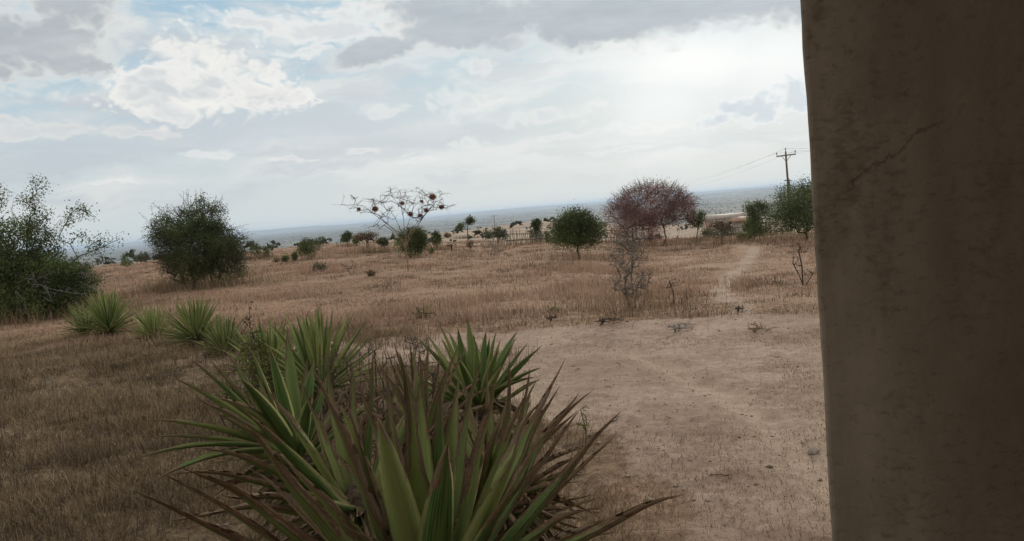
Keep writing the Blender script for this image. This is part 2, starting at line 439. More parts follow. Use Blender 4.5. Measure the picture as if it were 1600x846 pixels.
bump(nt, b, n3*.55+n2*1.0, .75, .05)

# ================================================================== terrain
th = np.concatenate([np.radians(np.arange(-50, 50.01, .25)), np.radians(np.arange(55, 306, 5.))])
rr = np.concatenate([[.25, .6, 1.0, 1.4], np.geomspace(1.8, 18, 300), np.geomspace(18.4, 38000, 330)])
T, R = np.meshgrid(th, rr); X = R*np.sin(T); Y = R*np.cos(T); Z = height(X, Y)
V = np.stack([X, Y, Z], -1).reshape(-1, 3); nT = len(th)
V = np.concatenate([V, [[0, 0, 0]]])
i = np.arange(len(rr)-1)[:, None]; j = np.arange(nT)[None]; j2 = (j+1) % nT
F = np.stack([i*nT+j, i*nT+j2, (i+1)*nT+j2, (i+1)*nT+j], -1).reshape(-1, 4)[:, ::-1]
Ft = np.stack([np.full(nT, len(V)-1), (np.arange(nT)+1) % nT, np.arange(nT)], 1)[:, ::-1]
def litter_w(x, y):
    # short grey trampled litter left of the hedge and around it
    lim = np.interp(x, [-12, -7, -3, 0, 2], [15.5, 14.5, 12.2, 9.5, 6])
    return (1-sst(-1.2, 1.5, y-lim+(fbm(x*.5, y*.5, 3, 4)-.5)*3))*(1-sst(-.6, 1.9, x-.35*(4-np.minimum(y, 4))+(fbm(x*.8, y*.8, 3, 14)-.5)*1.4))
d, p, l = zone(V[:, 0], V[:, 1])
g = mk('ground', V, [F, Ft], M['soil'], attrs=dict(rut=rut(V[:, 0], V[:, 1]), dirt=d, pale=p, plain=l, litter=litter_w(V[:, 0], V[:, 1])), smooth=True)
tag(g, kind='structure')

# ================================================================== haze
zlow = float(V[:, 2].min())-1
m = bpy.data.materials.new('haze'); m.use_nodes = True; nt = m.node_tree; nt.nodes.clear()
o_ = nt.nodes.new('ShaderNodeOutputMaterial'); pv = nt.nodes.new('ShaderNodeVolumePrincipled')
pv.inputs['Color'].default_value = (.68, .82, 1, 1); pv.inputs['Density'].default_value = 8.0e-5
pv.inputs['Anisotropy'].default_value = 0.3
nt.links.new(pv.outputs[0], o_.inputs['Volume'])
HZ = max(float(V[:, 2].max()), 9)+1.5; print('terrain top', V[:, 2].max())
Vb, Fb = box(-39000, 39000, -39000, 39000, zlow, HZ)
hz_o = mk('haze', Vb, Fb, m); tag(hz_o, kind='stuff')

# ================================================================== grass and litter
rng = np.random.default_rng(7)
def blades(name, x, y, h, wd, lean, tint, material, label_kind, z=None, yaw=None):
    n = len(x); z = height(x, y) if z is None else z
    yaw = rng.uniform(0, 2*math.pi, n) if yaw is None else yaw
    fa = rng.uniform(0, 2*math.pi, n)      # facing of the blade's width
    lx, ly = np.cos(yaw)*lean*h, np.sin(yaw)*lean*h
    up = h*np.sqrt(np.clip(1-lean**2, .02, 1))
    wx, wy = np.cos(fa)*wd/2, np.sin(fa)*wd/2
    b0 = np.stack([x-wx, y-wy, z-.01], 1); b1 = np.stack([x+wx, y+wy, z-.01], 1)
    m0 = np.stack([x-wx*.8+lx*.4, y-wy*.8+ly*.4, z+up*.62], 1); m1 = np.stack([x+wx*.8+lx*.4, y+wy*.8+ly*.4, z+up*.62], 1)
    t = np.stack([x+lx, y+ly, z+up], 1)
    V = np.stack([b0, b1, m0, m1, t], 1).reshape(-1, 3)
    k = (np.arange(n)*5)[:, None, None]
    F = (np.array([[0, 1, 3], [0, 3, 2], [2, 3, 4]])[None]+k).reshape(-1, 3)
    o = mk(name, V, F, material, attrs=dict(tint=np.repeat(np.clip(tint, 0, 1), 5)))
    tag(o, kind='stuff'); return o
def scatter(n, r0, r1, a0, a1, power=1.0):
    a = rng.uniform(math.radians(a0), math.radians(a1), n)
    u = rng.uniform(0, 1, n)
    r = (r0**power+(r1**power-r0**power)*u)**(1/power)
    return r*np.sin(a), r*np.cos(a)
def tufts(n, r0, r1, a0, a1, per, spread, power):
    x, y = scatter(n, r0, r1, a0, a1, power)
    x = np.repeat(x, per); y = np.repeat(y, per)
    return x+rng.normal(0, spread, len(x)), y+rng.normal(0, spread, len(x))
# field of reddish dry grass
x, y = tufts(34000, 9.5, 75, -37, 30, 11, .11, .72)
d, p, l = zone(x, y); lt = litter_w(x, y)
dn = zone(x, y-1.1)[0]
keep = (rng.uniform(0, 1, len(x)) > d*1.15) & (lt < rng.uniform(.2, .9, len(x))) & (fbm(x*.5, y*.5, 4, 55)+rng.uniform(-.16, .16, len(x)) > .43+.22*dn) & (y > 9.5)
x, y, dn = x[keep], y[keep], dn[keep]; r = np.hypot(x, y)
patch = fbm(x*.30, y*.30, 4, 91); p2 = fbm(x*1.3, y*1.3, 3, 95)
h = rng.uniform(.03, .15, len(x))*(.35+1.5*sst(.46, .68, patch))*(.5+p2)*(1-.55*dn)
blades('dry_grass', x, y, h, .006+.0004*r, rng.uniform(.05, .95, len(x)), (.15+.55*patch)*rng.uniform(.2, 1.6, len(x))+.5*(p2-.5), M['grass_red'], 'g')
# seed stalks standing above it
x, y = scatter(5200, 10, 48, -37, 28, .9); d, p, l = zone(x, y)
keep = (rng.uniform(0, 1, len(x)) > d*1.6) & (fbm(x*.3, y*.3, 3, 91) > .46) & (litter_w(x, y) < .4)
x, y = x[keep], y[keep]
blades('seed_stalks', x, y, rng.uniform(.12, .42, len(x)), .004+.00028*np.hypot(x, y), rng.uniform(.0, .4, len(x)), rng.uniform(0, .9, len(x)), M['grass_red'], 'g')
# dark dead tussocks
def tussocks(name, n, a, power, per, sp, hh, mt, cond):
    x, y = scatter(n, *a, power); k = cond(x, y); x, y = x[k], y[k]; s_ = rng.lognormal(0, .4, len(x))
    x0 = np.repeat(x, per); y0 = np.repeat(y, per); s0 = np.repeat(s_, per)
    dx = rng.normal(size=len(x0))*sp*s0*1.4; dy = rng.normal(size=len(x0))*sp*s0
    blades(name, x0+dx, y0+dy, rng.uniform(.3, 1, len(x0))*hh*s0, .0035+.0003*np.hypot(x0, y0), rng.uniform(.1, .95, len(x0)), rng.uniform(0, .7, len(x0))**1.5, mt, 'g', yaw=np.arctan2(dy, dx)+rng.normal(size=len(x0))*.7)
tussocks('dead_tussocks', 1500, (9.8, 60, -37, 30), .8, 30, .11, .13, M['leaf_brown'], lambda x, y: (zone(x, y)[0] < .35) & (litter_w(x, y) < .6) & (fbm(x*.25, y*.25, 3, 61) > .46))
tussocks('grey_tussocks', 700, (2.8, 15, -40, -3), 1.1, 60, .085, .12, M['leaf_brown'], lambda x, y: (litter_w(x, y) > .5) & (fbm(x*.6, y*.6, 3, 62) > .44))
tussocks('straw_tussocks', 760, (2.8, 15, -40, 2), 1.1, 60, .08, .15, M['grass_litter'], lambda x, y: (litter_w(x, y) > .4) & (fbm(x*.7, y*.7, 3, 63) > .46))
tussocks('edge_tussocks', 260, (9.3, 12.5, -14, 28), 1, 40, .10, .07, M['grass_litter'], lambda x, y: (zone(x, y-.5)[0] > .2) & (zone(x, y)[0] < .7))
# short litter left
x, y = tufts(46000, 2.6, 19, -40, 14, 7, .07, 1.2)
d, p, l = zone(x, y); lt = litter_w(x, y)
cl = fbm(x*1.6, y*1.6, 4, 23)
keep = (lt > rng.uniform(.1, .9, len(x))) & (rng.uniform(0, 1, len(x)) > d*1.2) & (cl+rng.uniform(-.12, .12, len(x)) > .44)
x, y, cl = x[keep], y[keep], cl[keep]
h = rng.uniform(.02, .08, len(x))*(.5+1.5*sst(.45, .68, cl))*(1-.55*sst(-1.2, 0, x))
blades('withered_grass', x, y, h, .0030+.0003*np.hypot(x, y), rng.uniform(.4, .99, len(x)), rng.uniform(0, 1, len(x))**1.4, M['grass_litter'], 'g')
x, y = scatter(9000, 2.6, 14, -40, 4, 1.2); k = litter_w(x, y) > .4; x, y = x[k], y[k]
blades('loose_straw', x, y, rng.uniform(.06, .20, len(x)), .0028+.00025*np.hypot(x, y), rng.uniform(.93, 1, len(x)), rng.uniform(0, 1, len(x))**.8, M['straw'], 'g')
# stubble and straw lying on the track and all over
x, y = tufts(7500, 3.2, 13, -8, 26, 6, .09, 1.1)
d, p, l = zone(x, y); cl = fbm(x*.8, y*.8, 4, 29)
keep = (rng.uniform(0, 1, len(x)) < .14+1.1*sst(.5, .68, cl)) & (x > -.6)
x, y = x[keep], y[keep]
blades('straw_litter', x, y, rng.uniform(.012, .055, len(x)), .0030+.0002*np.hypot(x, y), rng.uniform(.7, .995, len(x)), rng.uniform(0, 1, len(x))**1.2, M['grass_litter'], 'g')
x, y = scatter(3500, 3.2, 12, -6, 26, 1.1)
blades('pale_straw', x, y, rng.uniform(.03, .11, len(x)), .0026+.0002*np.hypot(x, y), rng.uniform(.95, 1, len(x)), rng.uniform(.2, 1, len(x)), M['straw'], 'g')
# clods and crumbs of earth
x, y = scatter(5200, 3.0, 13, -38, 26, 1.0)
keep = rng.uniform(0, 1, len(x)) < .35+sst(.45, .65, fbm(x*.7, y*.7, 3, 2)); x, y = x[keep], y[keep]; n = len(x)
s = rng.lognormal(-5.0, .45, n); z = height(x, y)
octa = np.array([[1, 0, 0], [0, 1, 0], [-1, 0, 0], [0, -1, 0], [0, 0, .6], [0, 0, -.4]], float)
V = octa[None]*s[:, None, None]*rng.uniform(.5, 1.3, (n, 6, 1)) + np.stack([x, y, z], 1)[:, None]
F = (np.array([[0, 1, 4], [1, 2, 4], [2, 3, 4], [3, 0, 4], [1, 0, 5], [2, 1, 5], [3, 2, 5], [0, 3, 5]])[None]+(np.arange(n)*6)[:, None, None]).reshape(-1, 3)
o = mk('earth_crumbs', V.reshape(-1, 3), F, M['grass_litter'], attrs=dict(tint=np.repeat(rng.uniform(0, .5, n), 6))); tag(o, kind='stuff')

x, y = scatter(620, 3.2, 14, -38, 26, 1.0); n = len(x)
s = rng.lognormal(-4.25, .38, n); z = height(x, y)
u = rng.normal(size=(n, 6, 3))*.12
V = (octa[None]+u)*s[:, None, None]*rng.uniform(.7, 1.2, (n, 6, 1))*[1.2, 1, .8] + np.stack([x, y, z], 1)[:, None]
F = (np.array([[0, 1, 4], [1, 2, 4], [2, 3, 4], [3, 0, 4], [1, 0, 5], [2, 1, 5], [3, 2, 5], [0, 3, 5]])[None]+(np.arange(n)*6)[:, None, None]).reshape(-1, 3)
o = mk('pebbles', V.reshape(-1, 3), F, M['straw'], attrs=dict(tint=np.repeat(rng.uniform(0, .5, n), 6))); tag(o, kind='stuff')

# ================================================================== trees and shrubs
def env_points(rng, ell, n):
    """n points in a union of ellipsoids (cx,cy,cz,rx,ry,rz,weight), favouring the outer half"""
    w = np.array([e[6]*(e[3]*e[4]*e[5])**(2/3) for e in ell]); w /= w.sum()
    k = rng.choice(len(ell), n, p=w); out = []
    for i in k:
        e = ell[i]; v = rng.normal(size=3); v /= np.linalg.norm(v); q = rng.uniform(.25, 1)**.6
        out.append([e[0]+v[0]*q*e[3], e[1]+v[1]*q*e[4], e[2]+v[2]*q*e[5]])
    out = np.array(out); out[:, 2] = np.maximum(out[:, 2], .04)
    return out
def grow(rng, starts, targets, step=.25, jit=.18, sag=0.0):
    """joins every target to the nearest node already grown; returns pos, parent, tip ids"""
    cap = 60000; P = np.zeros((cap, 3)); par = np.full(cap, -1); n = 0
    for path in starts:
        prev = -1
        for q in path:
            P[n] = q; par[n] = prev if prev >= 0 else -1; prev = n; n += 1
    root = P[0].copy()
    tips = []
    for t in targets[np.argsort(np.linalg.norm(targets-root, axis=1))]:
        dd = P[:n]-t; c = np.sqrt((dd**2).sum(1)) + .35*np.maximum(0, dd[:, 2])
        i = int(np.argmin(c)); a = P[i].copy(); L = np.linalg.norm(t-a); k = max(1, int(round(L/step)))
        off = rng.normal(size=3)*L*jit; prev = i
        for s in range(1, k+1):
            f = s/k
            q = a+(t-a)*f+off*math.sin(f*math.pi)*.6+rng.normal(size=3)*step*jit*.6*(s < k)
            P[n] = q; par[n] = prev; prev = n; n += 1
            if n >= cap-2: break
        tips.append(prev)
    return P[:n], par[:n], np.array(tips)
def wood(P, par, r_tip, expo=.42, rmax=9):
    n = len(P); cnt = np.zeros(n); haschild = np.zeros(n, bool)
    ok = par >= 0; haschild[par[ok]] = True
    cnt[~haschild] = 1
    for i in range(n-1, -1, -1):
        if par[i] >= 0: cnt[par[i]] += cnt[i]
    r = np.minimum(r_tip*cnt**expo, rmax); idx = np.where(ok)[0]
    r0 = np.minimum(r[par[idx]], r[idx]*1.35+r_tip*.5)
    return P[par[idx]], P[idx], r0, r[idx], cnt
def leaves(rng, centres, per, spread, size, tint0=.5, asp=.55, clump=None):
    n = len(centres)*per
    c = np.repeat(centres, per, 0)+rng.normal(size=(n, 3))*spread
    u = rng.normal(size=(n, 3)); u /= np.linalg.norm(u, axis=1, keepdims=True)
    v = np.cross(u, rng.normal(size=(n, 3))); v /= np.linalg.norm(v, axis=1, keepdims=True)
    s = (size*rng.uniform(.5, 1.3, n))[:, None]
    V = np.stack([c-u*s, c+v*s*asp, c+u*s, c-v*s*asp], 1).reshape(-1, 3)
    V[:, 2] = np.maximum(V[:, 2], .01)
    F = np.arange(n*4).reshape(-1, 4)
    ct = np.repeat(rng.uniform(-.3, .35, len(centres)) if clump is None else clump, per)
    pn = fbm(c[:, 0]*1.3+c[:, 1]*.7+9, c[:, 2]*1.6+c[:, 1]*.5, 3, 44)-.5
    t = np.clip(tint0+ct+pn*1.3+rng.uniform(-.25, .25, n), 0, 1)
    return V, F, np.repeat(t, 4)
def tree(name, base, label, cat, seed, ell, ntar, stems, r_tip, wmat, lmat, per=10, spread=.12, size=.05, step=.25, jit=.18,
         twigs=None, thick=.0, group=None, leafpart='crown', trunkpart='trunk', expo=.42, asp=.55, tint0=.45, leaf_filter=None, sides=4):
    rng = np.random.default_rng(seed)
    root = empty(name, base, label, cat, group)
    tg = env_points(rng, ell, ntar)
    if twigs is not None: tg = np.concatenate([tg, twigs(rng)])
    starts = []
    for st in stems: starts.append(np.array(st, float))
    P, par, tips = grow(rng, starts, tg, step, jit)
    a, b, r0, r1, cnt = wood(P, par, r_tip, expo)
    V, F = segs(a, b, r0, r1, sides)
    mk(trunkpart, V, F, wmat, root, smooth=True)
    if lmat is not None and per > 0:
        c = P[tips]
        if leaf_filter is not None: c = c[leaf_filter(c, rng)]
        mid = np.where((cnt <= 2) & (par >= 0))[0]; mid = mid[rng.uniform(size=len(mid)) < .5]
        cm = P[mid]
        if leaf_filter is not None and len(cm): cm = cm[leaf_filter(cm, rng)]
        c = np.concatenate([c, cm])
        V, F, t = leaves(rng, c, per, spread, size, tint0, asp)
        mk(leafpart, V, F, lmat, root, attrs=dict(tint=t))
    return root
def stem(h, lean=(0, 0), n=4, bx=0, by=0, wob=.03, seed=0):
    r = np.random.default_rng(seed)
    return [[bx+lean[0]*h*(i/n)+(r.normal()*wob if i else 0), by+lean[1]*h*(i/n)+(r.normal()*wob if i else 0), -.05+(h+.05)*i/n] for i in range(n+1)]

def whiskers(root, ell, n, seed, Lr=(.25, .7), mt='bark_dark', r=.005, up=.35, zmin=0.6):
    rg = np.random.default_rng(seed); q = env_points(rg, ell, n*3)
    c0 = np.average(np.array([e[:3] for e in ell]), axis=0, weights=[e[6] for e in ell])
    d = q-c0; ln = np.linalg.norm(d, axis=1); k = np.argsort(-ln)[:n*2]; q, d = q[k], d[k]; k = q[:, 2] > zmin; q, d = q[k][:n], d[k][:n]
    d = d/np.linalg.norm(d, axis=1, keepdims=True)+rg.normal(size=d.shape)*.35+[0, 0, up]; d /= np.linalg.norm(d, axis=1, keepdims=True)
    n = len(q); L = rg.uniform(*Lr, (n, 1)); a = q-d*.2; b = q+d*L*.5+rg.normal(size=d.shape)*.03; c = b+d*L*.5+rg.normal(size=d.shape)*.06-[0, 0, .03]
    P = []
    s0 = np.repeat(a, 6, 0); s1 = np.repeat(c, 6, 0); f = rg.uniform(.3, 1, (n*6, 1)); m = s0+(s1-s0)*f
    e = m+rg.normal(size=m.shape)*.06
    V, F = merge([segs(a, b, np.full(n, r), np.full(n, r*.8)), segs(b, c, np.full(n, r*.8), np.full(n, r*.4)), segs(m, e, np.full(len(m), r*.6), np.full(len(m), r*.3))])
    mk('twigs', V, F, M[mt], root)
EL1 = [(-1.0, .2, 1.0, 1.4, 1.4, 1.0, 1), (.3, 0, .95, 1.25, 1.2, .85, 1.3), (1.0, -.1, .75, .95, .9, .6, 1), (-.1, 0, 1.8, 1.1, 1.0, .75, .9), (-.7, 0, 2.3, .55, .6, .8, .35), (.55, 0, 2.4, .35, .4, .7, .3)]
EL2 = [(0, 0, 1.35, 1.35, 1.3, 1.15, 2), (-.6, 0, 2.05, .95, .9, .65, .7), (.25, 0, 2.25, .85, .8, .75, .9), (.95, 0, 1.15, .75, .8, .75, .8)]
# -- green thorn shrub at the left border of the view
B = at(40, 500); k = pxm(B)
shrub = tree('thorn_shrub', B, 'tall straggly green thorn shrub cut off by the left border of the photo', 'shrub', 11,
     [(-1.0, .2, 1.0, 1.4, 1.4, 1.0, 1), (.3, 0, .95, 1.25, 1.2, .85, 1.3), (1.0, -.1, .75, .95, .9, .6, 1), (-.1, 0, 1.8, 1.1, 1.0, .75, .9), (-.7, 0, 2.3, .55, .6, .8, .35), (.55, 0, 2.4, .35, .4, .7, .3), (.2, -.2, .4, 1.6, 1.2, .4, 1)],
     1250, [stem(.9, (.1*i, .05*(i % 2)), 3, -.5+.3*i, .1*(i % 3), .05, i) for i in range(5)], .0075, M['bark_dark'], M['leaf_mid'], expo=.34,
     per=44, spread=.10, size=.027, step=.2, jit=.11,
     twigs=lambda r: np.array([[-.75+.12*r.normal(), 0, z] for z in np.linspace(2.4, 3.75, 14)] + [[-.55+.16*r.normal(), .1, z] for z in np.linspace(2.5, 3.5, 14)] + [[.55+.28*(z-2.4)+.12*r.normal(), -.1, z] for z in np.linspace(2.3, 3.4, 16)] +
        [[1.2+q*.9, -.2, 1.9+.75*math.sin(q*2.4)] for q in np.linspace(0, 1, 6)] + [[1.5+q*1.1, 0, 1.45+.35*q] for q in np.linspace(0, 1, 5)] + [[1.3+q*.8, .1, 2.1-.5*q+.2*r.normal()] for q in np.linspace(0, 1, 8)] + [[1.4+q*.7, -.4, .7-.2*q+.05*r.normal()] for q in np.linspace(0, 1, 9)]))
whiskers(shrub, EL1, 150, 3, (.3, .9), r=.008, mt='bark_grey')
# -- the dark round one beside it
B = at(315, 450)
shrub = tree('thorn_bush', B, 'dense dark green thorn bush with feathery top, second from the left', 'shrub', 12,
     [(0, 0, 1.35, 1.35, 1.3, 1.15, 2), (-.6, 0, 2.05, .95, .9, .65, .7), (.25, 0, 2.25, .85, .8, .75, .9), (.95, 0, 1.15, .75, .8, .75, .8), (1.0, 0, .5, .65, .7, .42, .5), (-.4, 0, .5, .8, .8, .45, .4), (-1.15, 0, 1.75, .5, .5, .45, .45)],
     1000, [stem(.8, (.15*(i-2), .05*(i % 2)), 3, -.5+.25*i, .15*(i % 3), .05, i) for i in range(5)], .005, M['bark_dark'], M['leaf_dark'],
     per=44, spread=.10, size=.027, step=.25)
whiskers(shrub, EL2, 420, 4, (.2, .6), r=.007, mt='bark_dark')
# -- the umbrella-shaped leafless tree with weaver nests
B = at(638, 424)
NT = B.copy(); kk = pxm(B)
def rel(px, py, dy=0.0):
    """point relative to the nest tree base"""
    return np.array([(px-638)*kk, dy, (424-py)*kk + (px-638)*kk*math.tan(ROLL)*-1 + 0.0])
def nest_targets(r):
    out = []
    tips = [(563, 322), (570, 308), (590, 313), (583, 328), (600, 318), (612, 305), (625, 296), (640, 303), (652, 297), (668, 300), (680, 306), (700, 301), (707, 322), (695, 324), (672, 322), (650, 318), (632, 318), (615, 328), (600, 333), (660, 340), (590, 352), (668, 332), (690, 314), (643, 328), (620, 340)]
    for px, py in tips:
        for _ in range(8): out.append(rel(px+r.normal()*7, py+abs(r.normal())*4-2, r.normal()*.55))
    for _ in range(40):
        px = r.uniform(590, 695); out.append(rel(px, 306+abs(px-640)*.12+r.uniform(0, 12), r.normal()*.6))
    return np.array(out)
st = [[[0, 0, -.05], rel(638, 405), rel(637, 392)]]
for q, (x1, y1, x2, y2) in enumerate([(627, 364, 603, 336), (633, 360, 618, 324), (638, 364, 636, 318), (641, 358, 655, 322), (645, 364, 676, 330), (649, 368, 690, 318), (625, 360, 580, 322), (640, 372, 668, 342), (630, 372, 606, 352)]):
    dy = (q % 5-2)*.12; st.append([rel(637, 390), rel((637+x1)/2+.5, 376, dy*.3), rel(x1, y1, dy*.7), rel((x1+x2)/2+2*math.sin(q), (y1+y2)/2, dy*1.2), rel(x2, y2, dy*1.8)])
nest_tree = empty('nest_tree', B, 'slender leafless flat-topped tree hung with rusty weaver nests', 'tree')
rg = np.random.default_rng(5); tg = nest_targets(rg)
P, par, tips = grow(rg, [np.array(s) for s in st], tg, .15, .05)
# join the separate starts to the trunk top
for q in range(len(P)):
    if par[q] == -1 and q > 0: par[q] = 2
a, b_, r0, r1, cnt = wood(P, par, .0046, .36)
lowm = (a[:, 2] < (424-362)*kk)
V, F = segs(a[lowm], b_[lowm], r0[lowm], r1[lowm], 5); mk('trunk', V, F, M['bark_tan'], nest_tree, smooth=True)
c = P[tips]; dirs = rg.normal(size=(len(c)*3, 3))*[.11, .09, .07]; c3 = np.repeat(c, 3, 0)
V, F = merge([segs(a[~lowm], b_[~lowm], r0[~lowm], r1[~lowm], 5), segs(c3, c3+dirs, np.full(len(c3), .004), np.full(len(c3), .002))]); mk('branches', V, F, M['bark_nest'], nest_tree, smooth=True)
nests = [('round rusty weaver nest at the right end of the leafless tree, on the lower twig', 699, 323, .105), ('largest rusty weaver nest, high on the right branch of the leafless tree', 687, 307, .14),
         ('rusty weaver nest inside the right half of the leafless tree, below the largest nest', 675, 328, .10), ('small dark weaver nest hanging lowest on the right side of the leafless tree', 665, 336, .075),
         ('ragged weaver nest low in the middle right of the leafless tree', 650, 334, .11), ('dark weaver nest high in the middle of the leafless tree', 639, 317, .09),
         ('large ragged weaver nest in the left half of the leafless tree', 596, 326, .13), ('small dark weaver nest at the left end of the leafless tree', 571, 326, .075), ('small weaver nest beside the largest nest of the leafless tree', 669, 314, .07)]
for lab, px, py, s in nests:
    s *= .72
    p = NT + rel(px, py+1)
    n = 220; u = rg.normal(size=(n, 3)); u /= np.linalg.norm(u, axis=1, keepdims=True)
    c = u*s*rg.uniform(.5, 1, n)[:, None]*[1.1, .9, .9]
    t = rg.normal(size=(n, 3))*s*.8; t[:, 2] -= s*.15
    V, F = segs(c-t*.5, c+t*.5, np.full(n, s*.05), np.full(n, s*.03))
    core_a = np.array([[0, 0, -s*.6], [0, 0, 0], [0, 0, s*.5]]); 
    Vc, Fc = tube(np.array([[0, 0, -s*.75], [0, 0, -s*.45], [0, 0, 0], [0, 0, s*.4], [0, 0, s*.75]]), [s*.15, s*.6, s*.85, s*.6, s*.1], 7)
    V, F = merge([(V, F), (Vc, Fc)])
    o = mk('weaver_nest', V, F, None, None); o.location = p; o.data.materials.append(M['nest'])
    a_t = o.data.attributes.new('tint', 'FLOAT', 'POINT'); a_t.data.foreach_set('value', rg.uniform(.1, .8, len(V)).astype(np.float32))
    tag(o, lab, 'bird nest', 'weaver nests in the leafless tree')

bx_ = [(at(315, 450), 1.5, 1500), (at(40, 500), 2.2, 1800), (at(990, 484), .5, 260), (at(905, 406), .8, 200), (at(270, 452), .5, 600)]
bx_ += [(at(px_, py_), w_, 260) for px_, py_, w_ in ((486, 405, .9), (543, 386, .6), (574, 396, .5), (600, 395, .5), (640, 403, 1.1), (683, 391, .5), (731, 373, .8), (778, 383, 1.0), (841, 381, .5), (1000, 384, 1.3), (1045, 384, 1.3), (1090, 377, .6), (1128, 382, .7), (1180, 376, 1.3), (1220, 376, 1.5), (402, 405, .6), (417, 404, .4))]
X_ = np.concatenate([p[0]+rng.normal(0, r_, n_) for p, r_, n_ in bx_]); Y_ = np.concatenate([p[1]-.3+rng.normal(0, r_*.5, n_) for p, r_, n_ in bx_])
blades('foot_grass', X_, Y_, rng.uniform(.1, .55, len(X_)), .004+.00028*np.hypot(X_, Y_), rng.uniform(.0, .7, len(X_)), rng.uniform(0, .7, len(X_)), M['grass_litter'], 'g')
# -- helper for the many middle-distance trees: pixel box -> crown
def round_tree(name, px, base_py, top_py, wpx, label, seed, wmat='bark_dark', lmat='leaf_dark', trunk=.25, n=260, per=14, size=None, base=None, cat='tree', spread=None, ell=None, group=None, flat=False, tint0=.45, stems=None, asp=.55, twig=None, r_tip=None):
    B = at(px, base_py) if base is None else base
    k = pxm(B); H = (base_py-top_py)*k if base is None else (base_py-top_py)*k; W = wpx*k
    ct = H*(1-trunk)
    if ell is None:
        rz = ct/2; zc = H-rz
        r = np.random.default_rng(seed+99)
        ell = [(0, 0, zc, W*.42, W*.40, rz, 1.4)] + [(W*.3*math.cos(q)+0, W*.3*math.sin(q), zc+rz*r.uniform(-.35, .35), W*.22, W*.22, rz*.6, .7) for q in r.uniform(0, 6.28, 5)]
    else: ell = [(e[0]*W, e[1]*W, e[2]*H, e[3]*W, e[4]*W, e[5]*H, e[6]) for e in ell]
    if stems is None: stems = [stem(max(.15, H*trunk*1.3), (.05, 0), 3, 0, 0, .02*H, seed), stem(H*.6, (.1, .1), 4, 0, 0, .02*H, seed+1)]
    size = size or max(.035, k*1.1)
    return tree(name, B, label, cat, seed, ell, n, stems, r_tip or max(.004, k*.16), M[wmat], M[lmat] if lmat else None, per=per, spread=spread or W*.045+.03, size=size, step=max(.15, H*.08), group=group, tint0=tint0, asp=asp, twigs=twig)

round_tree('round_tree', 905, 406, 326, 88, 'round dark green tree on a short trunk left of the reddish tree', 21, trunk=.22, n=520, per=22,
           ell=[(0, 0, .62, .40, .38, .34, 2), (-.28, 0, .50, .22, .25, .24, 1), (.28, 0, .50, .24, .25, .24, 1), (.0, 0, .82, .22, .22, .16, .5), (.15, 0, .33, .25, .2, .12, .4)])
# reddish tree: leafy red-brown dome with bare twigs above
B = at(1022, 384); k = pxm(B); W = 148*k; H = 116*k
def red_twigs(r):
    out = []
    for _ in range(60):
        a = r.uniform(-1, 1); q = r.uniform(-.5, .5)
        out.append([a*W*.52, q*W*.6, H*(.86-.40*abs(a)**2.0)*r.uniform(.88, 1.03)])
    return np.array(out)
red_root = tree('flowering_tree', B, 'wide reddish thorn tree with bare grey twigs fringing its top', 'tree', 31,
     [(0, 0, H*.54, W*.44, W*.40, H*.29, 2), (-W*.25, 0, H*.40, W*.26, W*.3, H*.28, 1.2), (W*.30, 0, H*.45, W*.21, W*.3, H*.22, 1), (-W*.12, 0, H*.24, W*.34, W*.3, H*.20, 1.2)],
     780, [stem(H*.3, (.0, 0), 3, -W*.22, 0, .05, 1), stem(H*.3, (.1, 0), 3, -W*.02, .3, .05, 2), stem(H*.28, (.1, 0), 3, W*.1, 0, .05, 3), stem(H*.26, (.25, 0), 3, W*.24, .1, .05, 4)],
     .0085, M['bark_red'], M['leaf_red'], per=26, spread=.18, size=.034, step=.3, twigs=red_twigs,
     leaf_filter=lambda c, r: (c[:, 2] < H*(.83-.35*(np.abs(c[:, 0])/(W*.5))**2)+r.normal(size=len(c))*.12))
rg = np.random.default_rng(8); n = 420
th_ = rg.uniform(-1.30, 1.30, n); ph_ = rg.uniform(-.9, .9, n)
dr_ = np.stack([np.sin(th_)*np.cos(ph_), np.sin(ph_)*.8, np.cos(th_)*np.cos(ph_)], 1)
cen = np.array([0, 0, H*.42]); sc3 = np.array([W*.40, W*.36, H*.36])
p0 = cen+dr_*sc3; p1 = cen+dr_*sc3*rg.uniform(1.05, 1.42, (n, 1))+rg.normal(size=(n, 3))*.05+[0, 0, .08]
pm = (p0+p1)/2+rg.normal(size=(n, 3))*.04
k3 = np.repeat(pm, 3, 0); e3 = k3+np.repeat(p1-p0, 3, 0)*rg.uniform(.2, .5, (n*3, 1))+rg.normal(size=(n*3, 3))*.085
V, F = merge([segs(p0, pm, np.full(n, .008), np.full(n, .006)), segs(pm, p1, np.full(n, .006), np.full(n, .003)), segs(k3, e3, np.full(n*3, .0045), np.full(n*3, .002))])
ni = 2600; qi = env_points(rg, [(0, 0, H*.54, W*.45, W*.40, H*.30, 2), (-W*.2, 0, H*.32, W*.30, W*.3, H*.26, 1), (W*.28, 0, H*.45, W*.22, W*.3, H*.24, 1)], ni)
di = (qi-np.array([0, 0, H*.15])); di /= np.linalg.norm(di, axis=1, keepdims=True); di = di+rg.normal(size=di.shape)*.45; Li = rg.uniform(.15, .5, (ni, 1))
Vi, Fi = segs(qi-di*Li*.5, qi+di*Li*.5, np.full(ni, .008), np.full(ni, .003)); V, F = merge([(V, F), (Vi, Fi)])
mk('twigs', V, F, M['bark_mauve'], red_root)
